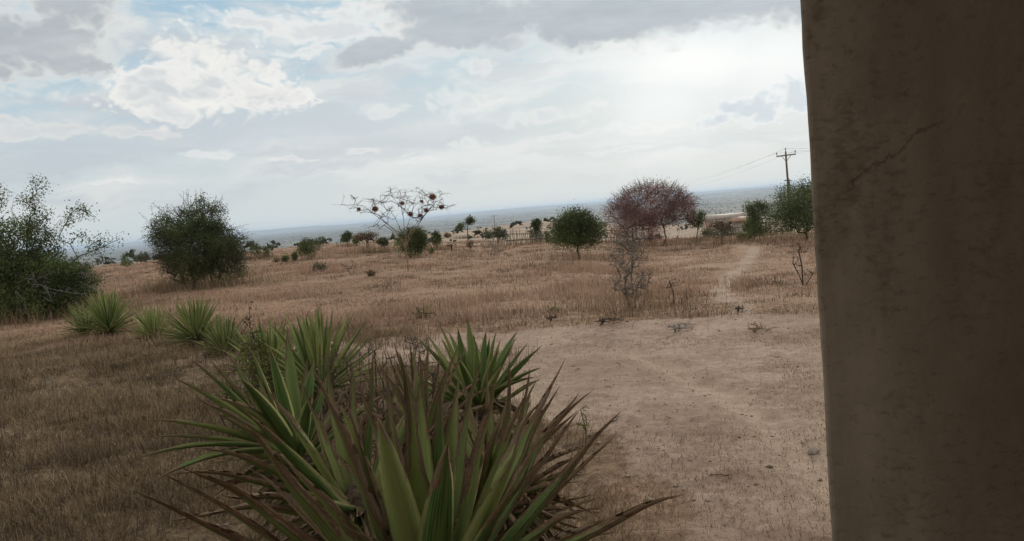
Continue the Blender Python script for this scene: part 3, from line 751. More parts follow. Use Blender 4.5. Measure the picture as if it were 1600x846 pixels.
# the rest of the middle distance
round_tree('bushy_tree', 486, 405, 373, 40, 'rounded green bush in the open between the dark bush and the far small trees', 22, trunk=.15, n=150, cat='bush')
round_tree('small_tree', 543, 386, 362, 20, 'small green tree with a lopsided crown left of the bare umbrella tree', 23, trunk=.35, n=90)
round_tree('small_tree', 557, 386, 368, 12, 'tiny dark green bush tight against the small lopsided tree', 24, trunk=.15, n=50, cat='bush')
round_tree('umbrella_tree', 574, 396, 364, 40, 'small bare brownish umbrella tree between two small green trees', 25, lmat='leaf_brown', wmat='bark_dark', trunk=.5, n=170, per=6,
           ell=[(0, 0, .84, .5, .5, .14, 2), (.1, 0, .7, .35, .3, .12, .6)])
round_tree('small_tree', 600, 395, 371, 18, 'small round brownish green tree left of the bush behind the nest tree', 26, lmat='leaf_grey', trunk=.35, n=80)
round_tree('broad_bush', 640, 402, 353, 56, 'broad dark green bush standing right behind the nest tree', 27, trunk=.06, n=380, per=20, cat='bush', base=atr(641, 37, 400))
round_tree('leaning_bush', 683, 391, 361, 20, 'narrow green bush leaning right, just right of the nest tree', 28, trunk=.2, n=100, cat='bush')
round_tree('forked_tree', 731, 373, 340, 32, 'loose grey-green tree forking into two heads on the pale ground', 29, trunk=.35, n=120, lmat='leaf_mid', per=9,
           ell=[(.2, 0, .82, .24, .25, .17, 1), (-.28, 0, .60, .22, .2, .18, .8)])
round_tree('flat_tree', 778, 383, 358, 40, 'small flat-topped grey-green tree left of the stick fence', 30, trunk=.45, n=130, lmat='leaf_grey', per=10,
           ell=[(-.1, 0, .65, .42, .35, .15, 1), (.25, 0, .5, .2, .25, .28, .8), (.05, 0, .92, .22, .2, .1, .6)])
round_tree('column_tree', 841, 381, 342, 18, 'slim upright green tree rising in front of the stick fence', 32, trunk=.1, n=140,
           ell=[(0, 0, .8, .45, .45, .2, 1), (-.05, 0, .5, .38, .4, .25, 1), (0, 0, .2, .3, .3, .18, .6)])
round_tree('sapling', 857, 383, 363, 10, 'tiny dark sapling at the right of the slim upright tree', 33, trunk=.2, n=40, cat='sapling')
round_tree('thin_tree', 868, 372, 333, 16, 'pale thin tree poking up left behind the round dark tree', 34, trunk=.3, n=70, lmat='leaf_grey', per=6, base=atr(872, 52, 360))
round_tree('fence_tree', 1090, 377, 328, 34, 'narrow green tree on a straight trunk at the right flank of the reddish tree', 35, trunk=.4, n=160, lmat='leaf_mid')
round_tree('thorn_tree', 1128, 382, 345, 44, 'small dark flat-topped thorn tree in front of the pale long building', 36, lmat='leaf_brown', trunk=.45, n=150, per=7,
           ell=[(-.05, 0, .82, .42, .35, .14, 1), (.25, 0, .66, .25, .25, .14, .5)])
round_tree('dark_tree', 1186, 376, 309, 46, 'dark uneven tree with a loose crown left of the utility pole', 37, trunk=.25, n=260, lmat='leaf_dark', per=12,
           ell=[(0, 0, .72, .40, .38, .22, 1.4), (.3, 0, .80, .2, .2, .12, .5), (-.35, 0, .78, .14, .2, .18, .4), (0, 0, .4, .35, .3, .25, .6)])
round_tree('young_tree', 1178, 374, 328, 36, 'light green feathery young tree in front of the dark uneven tree', 38, trunk=.05, n=220, lmat='leaf_mid', per=14, tint0=.75,
           ell=[(0, 0, .5, .4, .4, .42, 1), (.2, 0, .3, .4, .4, .28, 1), (-.1, 0, .85, .2, .2, .14, .4)])
round_tree('low_bush', 1163, 377, 364, 26, 'low bright green bush in the grass in front of the young tree', 39, trunk=.0, n=90, cat='bush', lmat='leaf_mid', tint0=.6, ell=[(0, 0, .45, .45, .4, .45, 1)])
round_tree('broad_tree', 1262, 376, 283, 120, 'big dense green tree half hidden by the concrete pillar', 40, trunk=.08, n=900, per=24, lmat='leaf_mid', tint0=.42,
           ell=[(.05, 0, .55, .48, .45, .40, 2), (-.22, 0, .42, .28, .3, .3, 1), (-.15, 0, .75, .25, .25, .2, .7), (.2, 0, .8, .3, .3, .2, .7)])
for q, (px, py, hp, wp, lab, lm) in enumerate([
        (200, 420, 24, 26, 'small fresh green bush between the two big left shrubs', 'leaf_mid'),
        (227, 412, 18, 22, 'greyish twiggy bush on the pale ground left of the dark bush', 'leaf_grey'),
        (402, 405, 26, 22, 'left of the two small trees right of the dark bush', 'leaf_dark'),
        (417, 404, 20, 12, 'right of the two small trees right of the dark bush', 'leaf_dark'),
        (432, 410, 6, 10, 'tiny brown shrub, left of three right of the dark bush', 'leaf_brown'),
        (446, 410, 10, 11, 'tiny dark shrub, middle of three right of the dark bush', 'leaf_dark'),
        (461, 408, 14, 10, 'tiny upright dark shrub left of the rounded green bush', 'leaf_dark'),
        (500, 425, 12, 26, 'low green shrub in the brown grass below the rounded green bush', 'leaf_grey'),
        (580, 432, 8, 14, 'low dark tussock in the grass left of the nest tree', 'leaf_brown'),
        (735, 390, 16, 14, 'round grey leafless shrub right of the nest tree on open grass', 'leaf_brown'),
        (674, 397, 8, 8, 'tiny dark shrub at the foot of the leaning bush', 'leaf_dark'),
        (1132, 374, 20, 54, 'low grey-green scrub at the foot of the small thorn tree', 'leaf_grey'),
        (1105, 372, 14, 20, 'low olive scrub right of the narrow green tree trunk', 'leaf_grey'),
        (1205, 372, 26, 26, 'grey-green scrub between the young tree and the big dense tree', 'leaf_grey'),
        (760, 370, 10, 14, 'tiny brown bush on the pale ground behind the flat tree', 'leaf_brown'),
        (700, 372, 7, 14, 'tiny brown bush on the pale ground left of the forked tree', 'leaf_brown')]):
    round_tree('scrub_bush', px, py, py-hp, wp, lab, 100+q, trunk=.0 if hp < 20 else .15, n=60 if wp < 30 else 110, per=9 if lm != 'leaf_brown' else 4, lmat=lm, cat='bush', group='scrub scattered over the field',
               ell=[(0, 0, .55, .45, .42, .45, 1)])

# leafless thorny things
def bare(name, px, py, ell_px, label, seed, wmat, n, stems_px, cat='shrub', lmat=None, per=0, r_tip=.004, jit=.28, size=.02, spread=.04, expo=.45, step=.12, thorns=0):
    B = at(px, py); k = pxm(B)
    ell = [((ex-px)*k, 0, (py-ey)*k, ew*k, ew*k*.8, eh*k, w) for ex, ey, ew, eh, w in ell_px]
    stems = [[[(x_-px)*k, .05*math.sin(i*2+j), (py-y_)*k-(.04 if j == 0 else 0)] for j, (x_, y_) in enumerate(s)] for i, s in enumerate(stems_px)]
    t = tree(name, B, label, cat, seed, ell, n, stems, r_tip, M[wmat], M[lmat] if lmat else None, per=per, spread=spread, size=size, step=step, jit=jit, trunkpart='branches', leafpart='foliage', expo=expo)
    if thorns:
        r = np.random.default_rng(seed); q = env_points(r, ell, thorns); d = r.normal(size=q.shape); d /= np.linalg.norm(d, axis=1, keepdims=True)
        L = r.uniform(.05, .22, (thorns, 1)); V, F = segs(q-d*L*.5, q+d*L*.5, np.full(thorns, .0032), np.full(thorns, .0018)); mk('twigs', V, F, M[wmat], t)
    return t
bare('dead_thorn_shrub', 990, 482, [(992, 375, 30, 18, 1.2), (985, 400, 34, 22, 1.2), (992, 440, 34, 26, 1), (1012, 430, 14, 20, .3), (960, 440, 14, 16, .25)],
     'grey leafless thorn shrub with pale tangled top in front of the reddish tree', 41, 'bark_thorn', 330, [[(985, 482), (980, 450), (985, 415)], [(992, 482), (998, 450), (1008, 430)], [(988, 482), (975, 455), (958, 430)], [(995, 482), (990, 440), (995, 400)]], r_tip=.0042, jit=.10, step=.2, expo=.38, thorns=520)
bare('leafless_sapling', 1052, 478, [(1045, 445, 12, 10, 1), (1058, 442, 10, 8, 1)], 'thin leafless sapling right of the grey thorn shrub', 42, 'bark_dark', 26, [[(1052, 478), (1055, 462), (1050, 440)]], cat='sapling', r_tip=.0035)
bare('leafless_sapling', 1256, 446, [(1245, 405, 8, 12, 1), (1250, 385, 10, 8, 1), (1262, 425, 8, 6, .6)], 'forked leafless sapling against the pillar edge', 43, 'bark_dark', 60, [[(1256, 446), (1250, 428), (1242, 410)], [(1256, 446), (1255, 415), (1250, 390)], [(1256, 446), (1264, 436), (1272, 428)]], cat='sapling', r_tip=.005)
bare('twig_shrub', 548, 430, [(545, 415, 16, 10, 1), (560, 416, 10, 8, .6)], 'pale leafless twiggy shrub in the grass left of the nest tree', 44, 'bark_dark', 60, [[(550, 430), (543, 420), (535, 410)], [(550, 430), (556, 418)]], r_tip=.004)
bare('fallen_thorn_branch', 1182, 520, [(1182, 508, 16, 10, 1), (1192, 516, 28, 4, 1)], 'dark low thorn scrub lying beside the foot path, nearest the pillar', 45, 'bark_tan', 90, [[(1180, 520), (1185, 510)], [(1180, 520), (1205, 517)]], r_tip=.0028, cat='branch')
bare('fallen_thorn_branch', 1062, 519, [(1062, 510, 26, 6, 1), (1080, 514, 10, 6, .5)], 'dark dead branch heap on the track edge below the thin sapling', 46, 'bark_grey', 110, [[(1055, 519), (1065, 512)], [(1055, 519), (1085, 515)]], r_tip=.0028, cat='branch')
bare('dead_tuft', 1152, 488, [(1156, 483, 10, 6, 1)], 'dark dead tuft at the left edge of the foot path', 47, 'bark_dark', 50, [[(1152, 488), (1156, 482)]], cat='shrub')
bare('dead_tuft', 712, 0+500, [(712, 493, 9, 6, 1)], 'small dark twig tuft at the far edge of the track', 48, 'bark_dark', 30, [[(712, 500), (712, 494)]], cat='shrub')
bare('dead_tuft', 860, 502, [(862, 496, 12, 5, 1)], 'low dead tuft at the far track edge below the round tree', 49, 'bark_dark', 50, [[(860, 502), (862, 496)]], cat='shrub')
bare('dead_tuft', 945, 506, [(952, 501, 26, 4, 1)], 'flat dark heap of twigs left of the grey thorn shrub foot', 50, 'bark_dark', 70, [[(935, 507), (945, 502)], [(935, 507), (970, 505)]], cat='shrub')
bare('platform_scrub', 706, 392, [(706, 383, 11, 2, 1)], 'tiny flat-topped dead shrub like a table on the open grass', 51, 'bark_dark', 40, [[(706, 392), (706, 384)]], r_tip=.012, step=.2)
bare('scrub_skeleton', 777, 396, [(773, 386, 8, 8, 1), (782, 390, 6, 5, 1)], 'small skeleton of a dead grey shrub in front of the flat tree', 52, 'bark_grey', 70, [[(777, 396), (772, 386)], [(777, 396), (784, 389)]], r_tip=.006)
bare('twig_scrub', 660, 0+500, [(655, 485, 10, 8, 1)], 'thin bare twig tuft behind the track right of the tiny sisal', 53, 'bark_dark', 24, [[(690, 500), (688, 478)]], r_tip=.0035)

# ================================================================== stick fence, buildings, pole
def line_pts(p0, p1, n): return [p0+(p1-p0)*t for t in np.linspace(0, 1, n)]
def stick_fence(pa, pb, n, h, label, seed):
    r = np.random.default_rng(seed); B = pa.copy(); root = empty('stick_fence', B, label, 'fence', 'rough stick fences behind the field')
    meshes = []
    for v in range(6):
        path = [[0, 0, -.2]]+[[r.normal()*.035, r.normal()*.035, h*t] for t in (.3, .6, .85, 1.0)]
        V, F = tube(path, [.026, .024, .022, .019, .015], 5); o = mk('post', V, F, M['bark_grey' if v % 2 else 'bark_tan'], root); meshes.append(o.data)
        if v: pass
        bpy.data.objects.remove(o)
    for q in range(n):
        p = pa+(pb-pa)*(q+.5)/n; p = np.array([p[0], p[1], float(height(p[0], p[1]))])-B
        o = bpy.data.objects.new('post', meshes[q % 6]); C.objects.link(o); o.parent = root; o.location = p
        o.rotation_euler = (r.normal()*.06, r.normal()*.06, r.uniform(0, 6)); o.scale = (1, 1, r.uniform(.6, 1.15))
    for zz in (.35, .75):
        P = [pa+(pb-pa)*t for t in np.linspace(0, 1, 14)]
        P = [np.array([p[0], p[1], float(height(p[0], p[1]))+h*zz+r.normal()*.03])-B for p in P]
        V, F = tube(P, [.02]*14, 5); mk('rail', V, F, M['bark_dark'], root)
stick_fence(atr(790, 49, 380), atr(965, 49, 380), 66, 1.0, 'rough stick fence between the flat tree and the reddish tree', 1)
stick_fence(atr(1098, 60, 370), atr(1200, 62, 370), 34, 1.1, 'rough stick fence in front of the long pale building', 2)
def plain_mat(name, c, rough=.8, c2=None, sc_=2.0):
    m, nt, b, o = mat(name, rough, .2); v = objco(nt); n = noise(nt, v, sc_, 5, .6)
    setc(nt, b, mixc(nt, n.ss(.35, .7), c, c2 or tuple(x*.75 for x in c))); return m
M['wall_pale'] = plain_mat('wall_pale', (.62, .52, .44)); M['roof_pale'] = plain_mat('roof_pale', (.42, .35, .30), .6)
M['roof_rust'] = plain_mat('roof_rust', (.40, .26, .19), .6); M['dark_open'] = plain_mat('dark_open', (.03, .03, .03))
M['timber'] = plain_mat('timber', (.17, .12, .085), .85, (.10, .07, .05), 6); M['porcelain'] = plain_mat('porcelain', (.10, .07, .06), .3)
M['wire'] = plain_mat('wire', (.16, .15, .15), .5)
def house(name, p, L, Wd, h, rz, label, roofm, wallm, door=True, group=None, nwin=3):
    root = empty(name, p, label, 'building', group, rz)
    V, F = box(-L/2, L/2, -Wd/2, Wd/2, -1, h); mk('wall', V, F, wallm, root)
    o = .4; rh = Wd*.22
    V = np.array([[-L/2-o, -Wd/2-o, h+.003], [L/2+o, -Wd/2-o, h+.003], [L/2+o, Wd/2+o, h+.003], [-L/2-o, Wd/2+o, h+.003], [-L/2-o, 0, h+rh], [L/2+o, 0, h+rh]])
    V = np.concatenate([V, V[:4]+[0, 0, .12], V[4:]+[0, 0, .12]])
    V2 = [(np.array([V[0], V[1], V[2], V[3], V[4]+[0, 0, .1], V[5]+[0, 0, .1]]), [np.array([[0, 1, 5, 4], [2, 3, 4, 5], [3, 2, 1, 0]]), np.array([[0, 4, 3], [1, 2, 5]])])]
    Vr, Fr = merge(V2); mk('roof', Vr, Fr, roofm, root)
    for q in range(nwin):
        x = -L/2+L*(q+.5)/nwin
        V, F = box(x-.5, x+.5, -Wd/2-.03, -Wd/2+.02, h*.42, h*.8); mk('window', V, F, M['dark_open'], root)
    if door:
        V, F = box(-L/2+.5, -L/2+1.4, -Wd/2-.035, -Wd/2+.02, 0, 2.0 if h > 2.1 else h*.85); mk('door', V, F, M['roof_rust'], root)
    return root
p = atr(1140, 150, 345); 
house('long_building', p, 10, 3.2, 1.9, -.10, 'long low pale building with light roof beyond the field, left of the dark tree', M['roof_pale'], M['wall_pale'], nwin=5)
p = atr(1160, 84, 350); house('small_hut', p, 1.5, 1.5, 1.9, .3, 'small pale hut partly hidden beside the young tree', M['roof_rust'], M['roof_pale'], nwin=1, door=False)
p = atr(888, 60, 360); house('small_hut', p, 1.6, 1.4, 1.2, .2, 'small pale hut behind the round dark tree by the fence', M['roof_rust'], M['wall_pale'], nwin=1, door=False)
rh = np.random.default_rng(3)
far_h = [(204, 391, 2900, 'tiny white building far out between the two left shrubs'), (410, 372, 3300, 'far white building just right of the dark bush'), (445, 367, 4200, 'far white building above the small scrub right of the dark bush'), (555, 363, 3600, 'far white roof above the small lopsided tree'), (600, 366, 3000, 'far pale long roof left of the bush behind the nest tree'),
         (745, 352, 3600, 'far white roof right of the forked tree'), (870, 343, 2600, 'far white roof near the round dark tree')]
for q, (px, py, r, lab) in enumerate(far_h):
    p = atr(px, r, py); k = pxm(p)
    house('far_building', p, rh.uniform(7, 11)*k, 10, 4.5, rh.uniform(-.2, .2), lab, M['roof_pale'], M['roof_pale'], door=False, nwin=0, group='white buildings far out on the plain')

# pole
p = atr(1236, 92, 350); top = atd(1235.5, 238, 92); H = top[2]-p[2]
pole = empty('utility_pole', p, 'timber utility pole with a crossarm and three insulators beside the big dense tree', 'utility pole', rz=rad(-4))
V, F = tube([[0, 0, -.5], [-.05, 0, H*.5], [-.10, 0, H-.3], [-.10, 0, H+.15]], [.14, .12, .095, .085], 10); mk('pole', V, F, M['timber'], pole, smooth=True)
V, F = box(-1.10, .95, -.06, .06, H-.35, H-.22); V[:, 2] += (V[:, 0])*.03; mk('crossarm', V, F, M['timber'], pole)
for s in (-.55, .4):
    V, F = tube([[s, -.02, H-.35], [-.1, -.02, H-1.0]], [.03, .03], 5); mk('brace', V, F, M['timber'], pole)
arm = [(-1.05, H-.25), (-.10, H+.15), (.9, H-.19)]
for s, z_ in arm:
    V, F = tube([[s, 0, z_-.02], [s, 0, z_+.12], [s, 0, z_+.15], [s, 0, z_+.3], [s, 0, z_+.33]], [.02, .02, .06, .07, .03], 8); mk('insulator', V, F, M['porcelain'], pole)
V, F = box(-.45, .25, -.05, .05, H-3.55, H-3.45); mk('lower_bracket', V, F, M['timber'], pole)
V, F = box(-.45, .25, -.05, .05, H-3.05, H-2.97); mk('lower_bracket', V, F, M['timber'], pole)
V, F = tube([[.05, -.1, H-3.6], [.05, -.1, H-2.9]], [.07, .07], 8); mk('fuse_unit', V, F, M['porcelain'], pole)
cr = math.cos(rad(-4)); sr = math.sin(rad(-4))
def wires(name, a, b, sag, label, n=24, r=.0085):
    ts = np.linspace(0, 1, n); Pp = a[None]+(b-a)[None]*ts[:, None]; Pp[:, 2] -= sag*4*ts*(1-ts)
    V, F = tube(Pp, [r]*n, 4); o = mk(name, V, F, M['wire']); tag(o, label, 'wire', 'power lines from the utility pole'); return o
labs = ['upper power line running down left from the left insulator', 'power line running down left from the middle insulator', 'power line running down left from the right insulator']
for (s, z_), lab, (ex, ey) in zip(arm, labs, [(1040, 289), (1052, 291), (1066, 293)]):
    a = p+np.array([s*cr, s*sr, z_+.3]); b = atd(ex, ey, 260); wires('power_line', a, b, .8, lab)
    b2 = atd(1420+20*s, 215, 75); wires('power_line', a, b2, .3, lab.replace('running down left from', 'running right behind the pillar from'))
a = p+np.array([-.4, 0, H-3.5]); wires('power_line', a, atd(1150, 306, 170), .4, 'lowest power line running down left from the lower bracket', r=.009)
# far slim pole out on the pale slope
p = atr(773, 150, 352); tp = empty('distant_pole', p, 'thin distant pole standing above the small flat tree', 'utility pole')
V, F = tube([[0, 0, -.3], [0, 0, 2.6]], [.06, .05], 6); mk('pole', V, F, M['timber'], tp); V, F = box(-.6, .6, -.04, .04, 2.35, 2.42); mk('crossarm', V, F, M['timber'], tp)

# ---- far bush on the plain and pale slope
r2 = np.random.default_rng(19)
def far_bush(name, n, r0, r1, s0, s1, power, seed, dens=.42):
    rg = np.random.default_rng(seed)
    a = np.radians(rg.uniform(-36, 22, n)); u = rg.uniform(0, 1, n); r = (r0**power+(r1**power-r0**power)*u)**(1/power)
    x = r*np.sin(a); y = r*np.cos(a)
    keep = fbm(x/r0*6, y/r0*2.5, 4, seed)+rg.uniform(-.1, .1, n) > dens; x, y = x[keep], y[keep]; r = r[keep]; n = len(x); z = height(x, y)
    s = rg.uniform(s0, s1, n)*(1+r/r1)
    u = rg.normal(size=(n, 7, 3)); u /= np.linalg.norm(u, axis=2, keepdims=True)
    c = np.stack([x, y, z], 1)[:, None]+np.abs(u)*[0, 0, 1]*s[:, None, None]*.6+u*[1, 1, 0]*s[:, None, None]*.6+np.array([0, 0, .3])*s[:, None, None]
    c = c.reshape(-1, 3); s7 = np.repeat(s, 7)[:, None]*.5
    # tetra-like clumps
    tv = rg.normal(size=(len(c), 4, 3)); tv /= np.linalg.norm(tv, axis=2, keepdims=True)
    V = (c[:, None]+tv*s7[:, None]*[1.1, 1.1, .8]).reshape(-1, 3)
    F = (np.array([[0, 1, 2], [0, 2, 3], [0, 3, 1], [1, 3, 2]])[None]+(np.arange(len(c))*4)[:, None, None]).reshape(-1, 3)
    t = np.repeat(np.clip(rg.uniform(0, .8, n), 0, 1), 28)
    o = mk(name, V, F, M['bush_far'], attrs=dict(tint=t)); tag(o, kind='stuff'); return o
far_bush('distant_woodland', 9000, 1500, 16000, 1.8, 4.2, .9, 3, .36)
far_bush('distant_scrub', 420, 70, 260, .25, .8, 1.2, 5, .50)

# ================================================================== sisal plants
m, nt, b, o_ = mat('sisal_leaf', .5, .18); M['sisal'] = m
ua = attr(nt, 'uvd'); u_, t_, dry = sep(nt, E(nt, ua.outputs['Vector'])); rn = E(nt, attr(nt, 'rnd').outputs['Fac'])
sv = vec(nt, u_*.9+rn*37.0, t_*3.0, rn*11.0)
stripe = noise(nt, vec(nt, u_*6.0+rn*37.0, t_*1.2, rn*5), 2.0, 4, .6); blot = noise(nt, sv, 3.2, 6, .65); fine = noise(nt, vec(nt, u_*14.0+rn*9.0, t_*4.0, rn), 3.0, 4, .7)
spots = noise(nt, vec(nt, u_*3.0+rn*17.0, t_*14.0, rn*3.0), 3.5, 3, .6)
gr = mixc(nt, stripe.ss(.35, .65), (.040, .086, .026), (.165, .235, .062))
gr = mixc(nt, (rn*1.5+stripe*.5).ss(.8, 1.7)*.85, gr, (.31, .335, .115))
gr = mixc(nt, (u_.abs()+(blot-.5)*.4).ss(.74, .92)*.8, gr, (.40, .36, .14))
br = mixc(nt, fine.ss(.35, .65), (.085, .050, .030), (.30, .19, .115))
br = mixc(nt, blot.ss(.5, .64)*.6, br, (.20, .092, .050))
br = mixc(nt, (spots*.5+stripe*.5).ss(.52, .62)*.7, br, (.42, .31, .20))
br = mixc(nt, rn.ss(.55, .95)*.35, br, (.33, .25, .17))
bm = ((t_ - (1.0-dry))*2.2 + (blot-.5)*2.4 + (fine-.5)*.5 + (u_.abs()-.60)*dry*3.6).ss(-.02, .14)
bm2 = (spots.ss(.60, .66)*dry.ss(.05, .45)*.85)
c = mixc(nt, bm.max(bm2), gr, br); setc(nt, b, c)
rgh = bm*.35+.52; nt.links.new(rgh.sock, b.inputs['Roughness'])
bump(nt, b, fine*.6+stripe*.4+bm*.3, .6, .006)
tr = nt.nodes.new('ShaderNodeBsdfTranslucent'); nt.links.new(c.sock, tr.inputs[0]); mx = nt.nodes.new('ShaderNodeMixShader'); mx.inputs[0].default_value = .16
nt.links.new(b.outputs[0], mx.inputs[1]); nt.links.new(tr.outputs[0], mx.inputs[2]); nt.links.new(mx.outputs[0], o_.inputs[0])
m, nt, b, o_ = mat('sisal_stem', .95, .1); M['sisal_stem'] = m
v = objco(nt); n = noise(nt, v, 22, 5, .7); setc(nt, b, mixc(nt, n.ss(.35, .65), (.05, .034, .024), (.17, .12, .085))); bump(nt, b, n, .8, .03)

def sisal_leaf(B, Tp, W, dry, rn, sag=.06, roll=0.0, nseg=20, dead=False, side=0.0):
    """sword leaf from B to tip Tp; returns V,F,attrs"""
    B = np.asarray(B, float); Tp = np.asarray(Tp, float); rg = np.random.default_rng(int(rn*1e6) % 99991)
    d = Tp-B; L = np.linalg.norm(d); d /= L
    hor = np.array([d[0], d[1], 0]); 
    if np.linalg.norm(hor) < .15: hor = np.array([.0, -1, 0])*1.0
    hor /= np.linalg.norm(hor)
    sidev = np.cross(d, [0, 0, 1.]); sidev = sidev/np.linalg.norm(sidev) if np.linalg.norm(sidev) > .12 else np.cross(d, hor)/(np.linalg.norm(np.cross(d, hor))+1e-9)
    upn = np.cross(sidev, d)           # upper side of the leaf
    if roll: 
        c_, s_ = math.cos(roll), math.sin(roll); sidev, upn = sidev*c_+upn*s_, upn*c_-sidev*s_
    ts = np.linspace(0, 1, nseg+1)**.95
    ph = rg.uniform(0, 6.28, 4)
    V = []; A = []; bend = (rg.normal()*.018, rg.normal()*.016-.006)
    tw_end = (rg.normal()*.8 if dry > .25 else rg.normal()*.2)+(rg.normal()*1.2 if dead else 0)
    for t in ts:
        c = B+d*L*t - np.array([0, 0, 1.])*sag*L*(-4*t*(1-t)) *1.0 + sidev*(side*4*t*(1-t)*L)
        if dead: c = c + sidev*math.sin(t*7+ph[0])*.02*L*t + upn*math.sin(t*5+ph[1])*.03*L*t
        elif dry > .3 and t > 1-dry: q = (t-(1-dry))/dry; c = c + sidev*(math.sin(q*4+ph[0])*.016+bend[0]*q)*L*q+upn*(math.sin(q*5+ph[1])*.014+bend[1]*q)*L*q
        w = W*min(1, .72+.7*t)*(1-t**2.8)**.95 if t < 1 else 0
        w = max(w, .0012)
        dl = np.clip((t-(1-dry))/.25, 0, 1) if dry > 0 else 0
        shr = 1-.38*dl*(1+.25*math.sin(t*17+ph[2]))
        if dead: shr = .5+.16*math.sin(t*9+ph[2])
        w *= shr
        tw = tw_end*max(0, t-.45)**1.3 if not dead else tw_end*t
        c_, s_ = math.cos(tw), math.sin(tw); sv_, uv_ = sidev*c_+upn*s_, upn*c_-sidev*s_
        depth = (.26+.34*dl+(.35 if dead else 0))*w
        thk = (.024*(1-t)**1.2+.0035)*min(1, W/.08)*(1-.75*dl)*(.25 if dead else 1)
        thk = min(thk, w*.45)
        edge = [0, 0]
        for s in (-1, -.55, 0, .55, 1):
            V.append(c+sv_*s*w/2*(1+(.05*math.sin(t*40+ph[3])+rg.uniform(-.22, .12)*(abs(s) == 1))*min(1, dl+dry*.35))+uv_*depth*(s*s)); A.append((s, t, dry))
        for s in (.6, 0, -.6):
            V.append(c+sv_*s*w/2+uv_*(depth*s*s-thk*(1-.5*s*s))); A.append((s*.9, t, dry))
    V = np.array(V); n = len(ts); F = []
    for k in range(n-1):
        for s in range(8): F.append([k*8+s, k*8+(s+1) % 8, (k+1)*8+(s+1) % 8, (k+1)*8+s])
    return V, [np.array(F), np.array([[0, 7, 6, 5, 4, 3, 2, 1]]), np.array([[(n-1)*8+s for s in range(8)]])], dict(uvd=np.array(A), rnd=np.full(len(V), rn))
def sisal(base, hc, label, seed, n_fill, L, W, traced=(), elev=(8, 80), dryr=(.05, .3), ndead=18, name='sisal_plant', detail=26, skirt=True, front_cut=None, azr=None, greens=0.0):
    """rosette: centre of the heart at height hc over base. traced = (tip_px, tip_py, range_tip, W, dry[, sag, roll])"""
    rg = np.random.default_rng(seed); root = empty(name, base, label, 'plant', 'sisal hedge plants'); base = np.asarray(base, float)
    heart = np.array([0, 0, hc])
    V, F = tube([[0, 0, -.1], [0, 0, hc*.5], [.01, 0, hc*.95], [.01, 0, hc+.05]], [.055, .07, .085, .04], 9); mk('stem', V, F, M['sisal_stem'], root)
    for tr in traced:
        px, py, r, w_, dr = tr[:5]; sg = tr[5] if len(tr) > 5 else .05; ro = tr[6] if len(tr) > 6 else 0
        tip = atd(px, py, r)-base; dd = tip-heart; dd[2] = 0; q = np.linalg.norm(dd)+1e-6
        b0 = heart+dd/q*min(.06, q)+np.array([0, 0, -.05+rg.uniform(-.04, .05)])
        V, F, A = sisal_leaf(b0, tip, w_, dr, rg.uniform(.02, .98), sg, ro, detail)
        mk('leaf', V, F, M['sisal'], root, attrs=A, smooth=True)
    ga = 2.39996; ph = rg.uniform(0, 6)
    for q in range(n_fill):
        f = (q+.5)/n_fill; e = rad(elev[1]+(elev[0]-elev[1])*f+rg.normal()*5); a = ph+q*ga+rg.normal()*.12
        if azr is not None: a = rad(rg.uniform(*azr))
        l_ = L*rg.uniform(.85, 1.1)*(1-.15*abs(f-.5))
        dv = np.array([math.sin(a)*math.cos(e), math.cos(a)*math.cos(e), math.sin(e)])
        b0 = heart+np.array([math.sin(a), math.cos(a), 0])*.055+np.array([0, 0, -.12*f])
        dr = rg.uniform(*dryr)*(.6+.8*f)
        V, F, A = sisal_leaf(b0, b0+dv*l_, W*rg.uniform(.85, 1.1), dr, float(np.clip(rg.uniform(.02, .98)+greens, .01, .99)), rg.uniform(.0, .06), 0, detail)
        mk('leaf', V, F, M['sisal'], root, attrs=A, smooth=True)
    parts = []; AA = []; AR = []
    for q in range(ndead):
        a = rg.uniform(0, 6.28); e = rad(rg.uniform(-55, 22)); l_ = L*rg.uniform(.5, .95)
        dv = np.array([math.sin(a)*math.cos(e), math.cos(a)*math.cos(e), math.sin(e)])
        b0 = np.array([math.sin(a)*.06, math.cos(a)*.06, hc*rg.uniform(.35, .98)])
        tp = b0+dv*l_; tp[2] = max(tp[2], .02)
        V, F, A = sisal_leaf(b0, tp, W*rg.uniform(.6, .9), 1.0, rg.uniform(.02, .98), rg.uniform(-.02, .12), rg.uniform(-1, 1), max(8, detail//2), dead=True)
        V[:, 2] = np.maximum(V[:, 2], .006)
        parts.append((V, F)); AA.append(A['uvd']); AR.append(A['rnd'])
    if parts:
        V, F = merge(parts); mk('dead_leaves', V, F, M['sisal'], root, attrs=dict(uvd=np.concatenate(AA), rnd=np.concatenate(AR)), smooth=True)
    return root

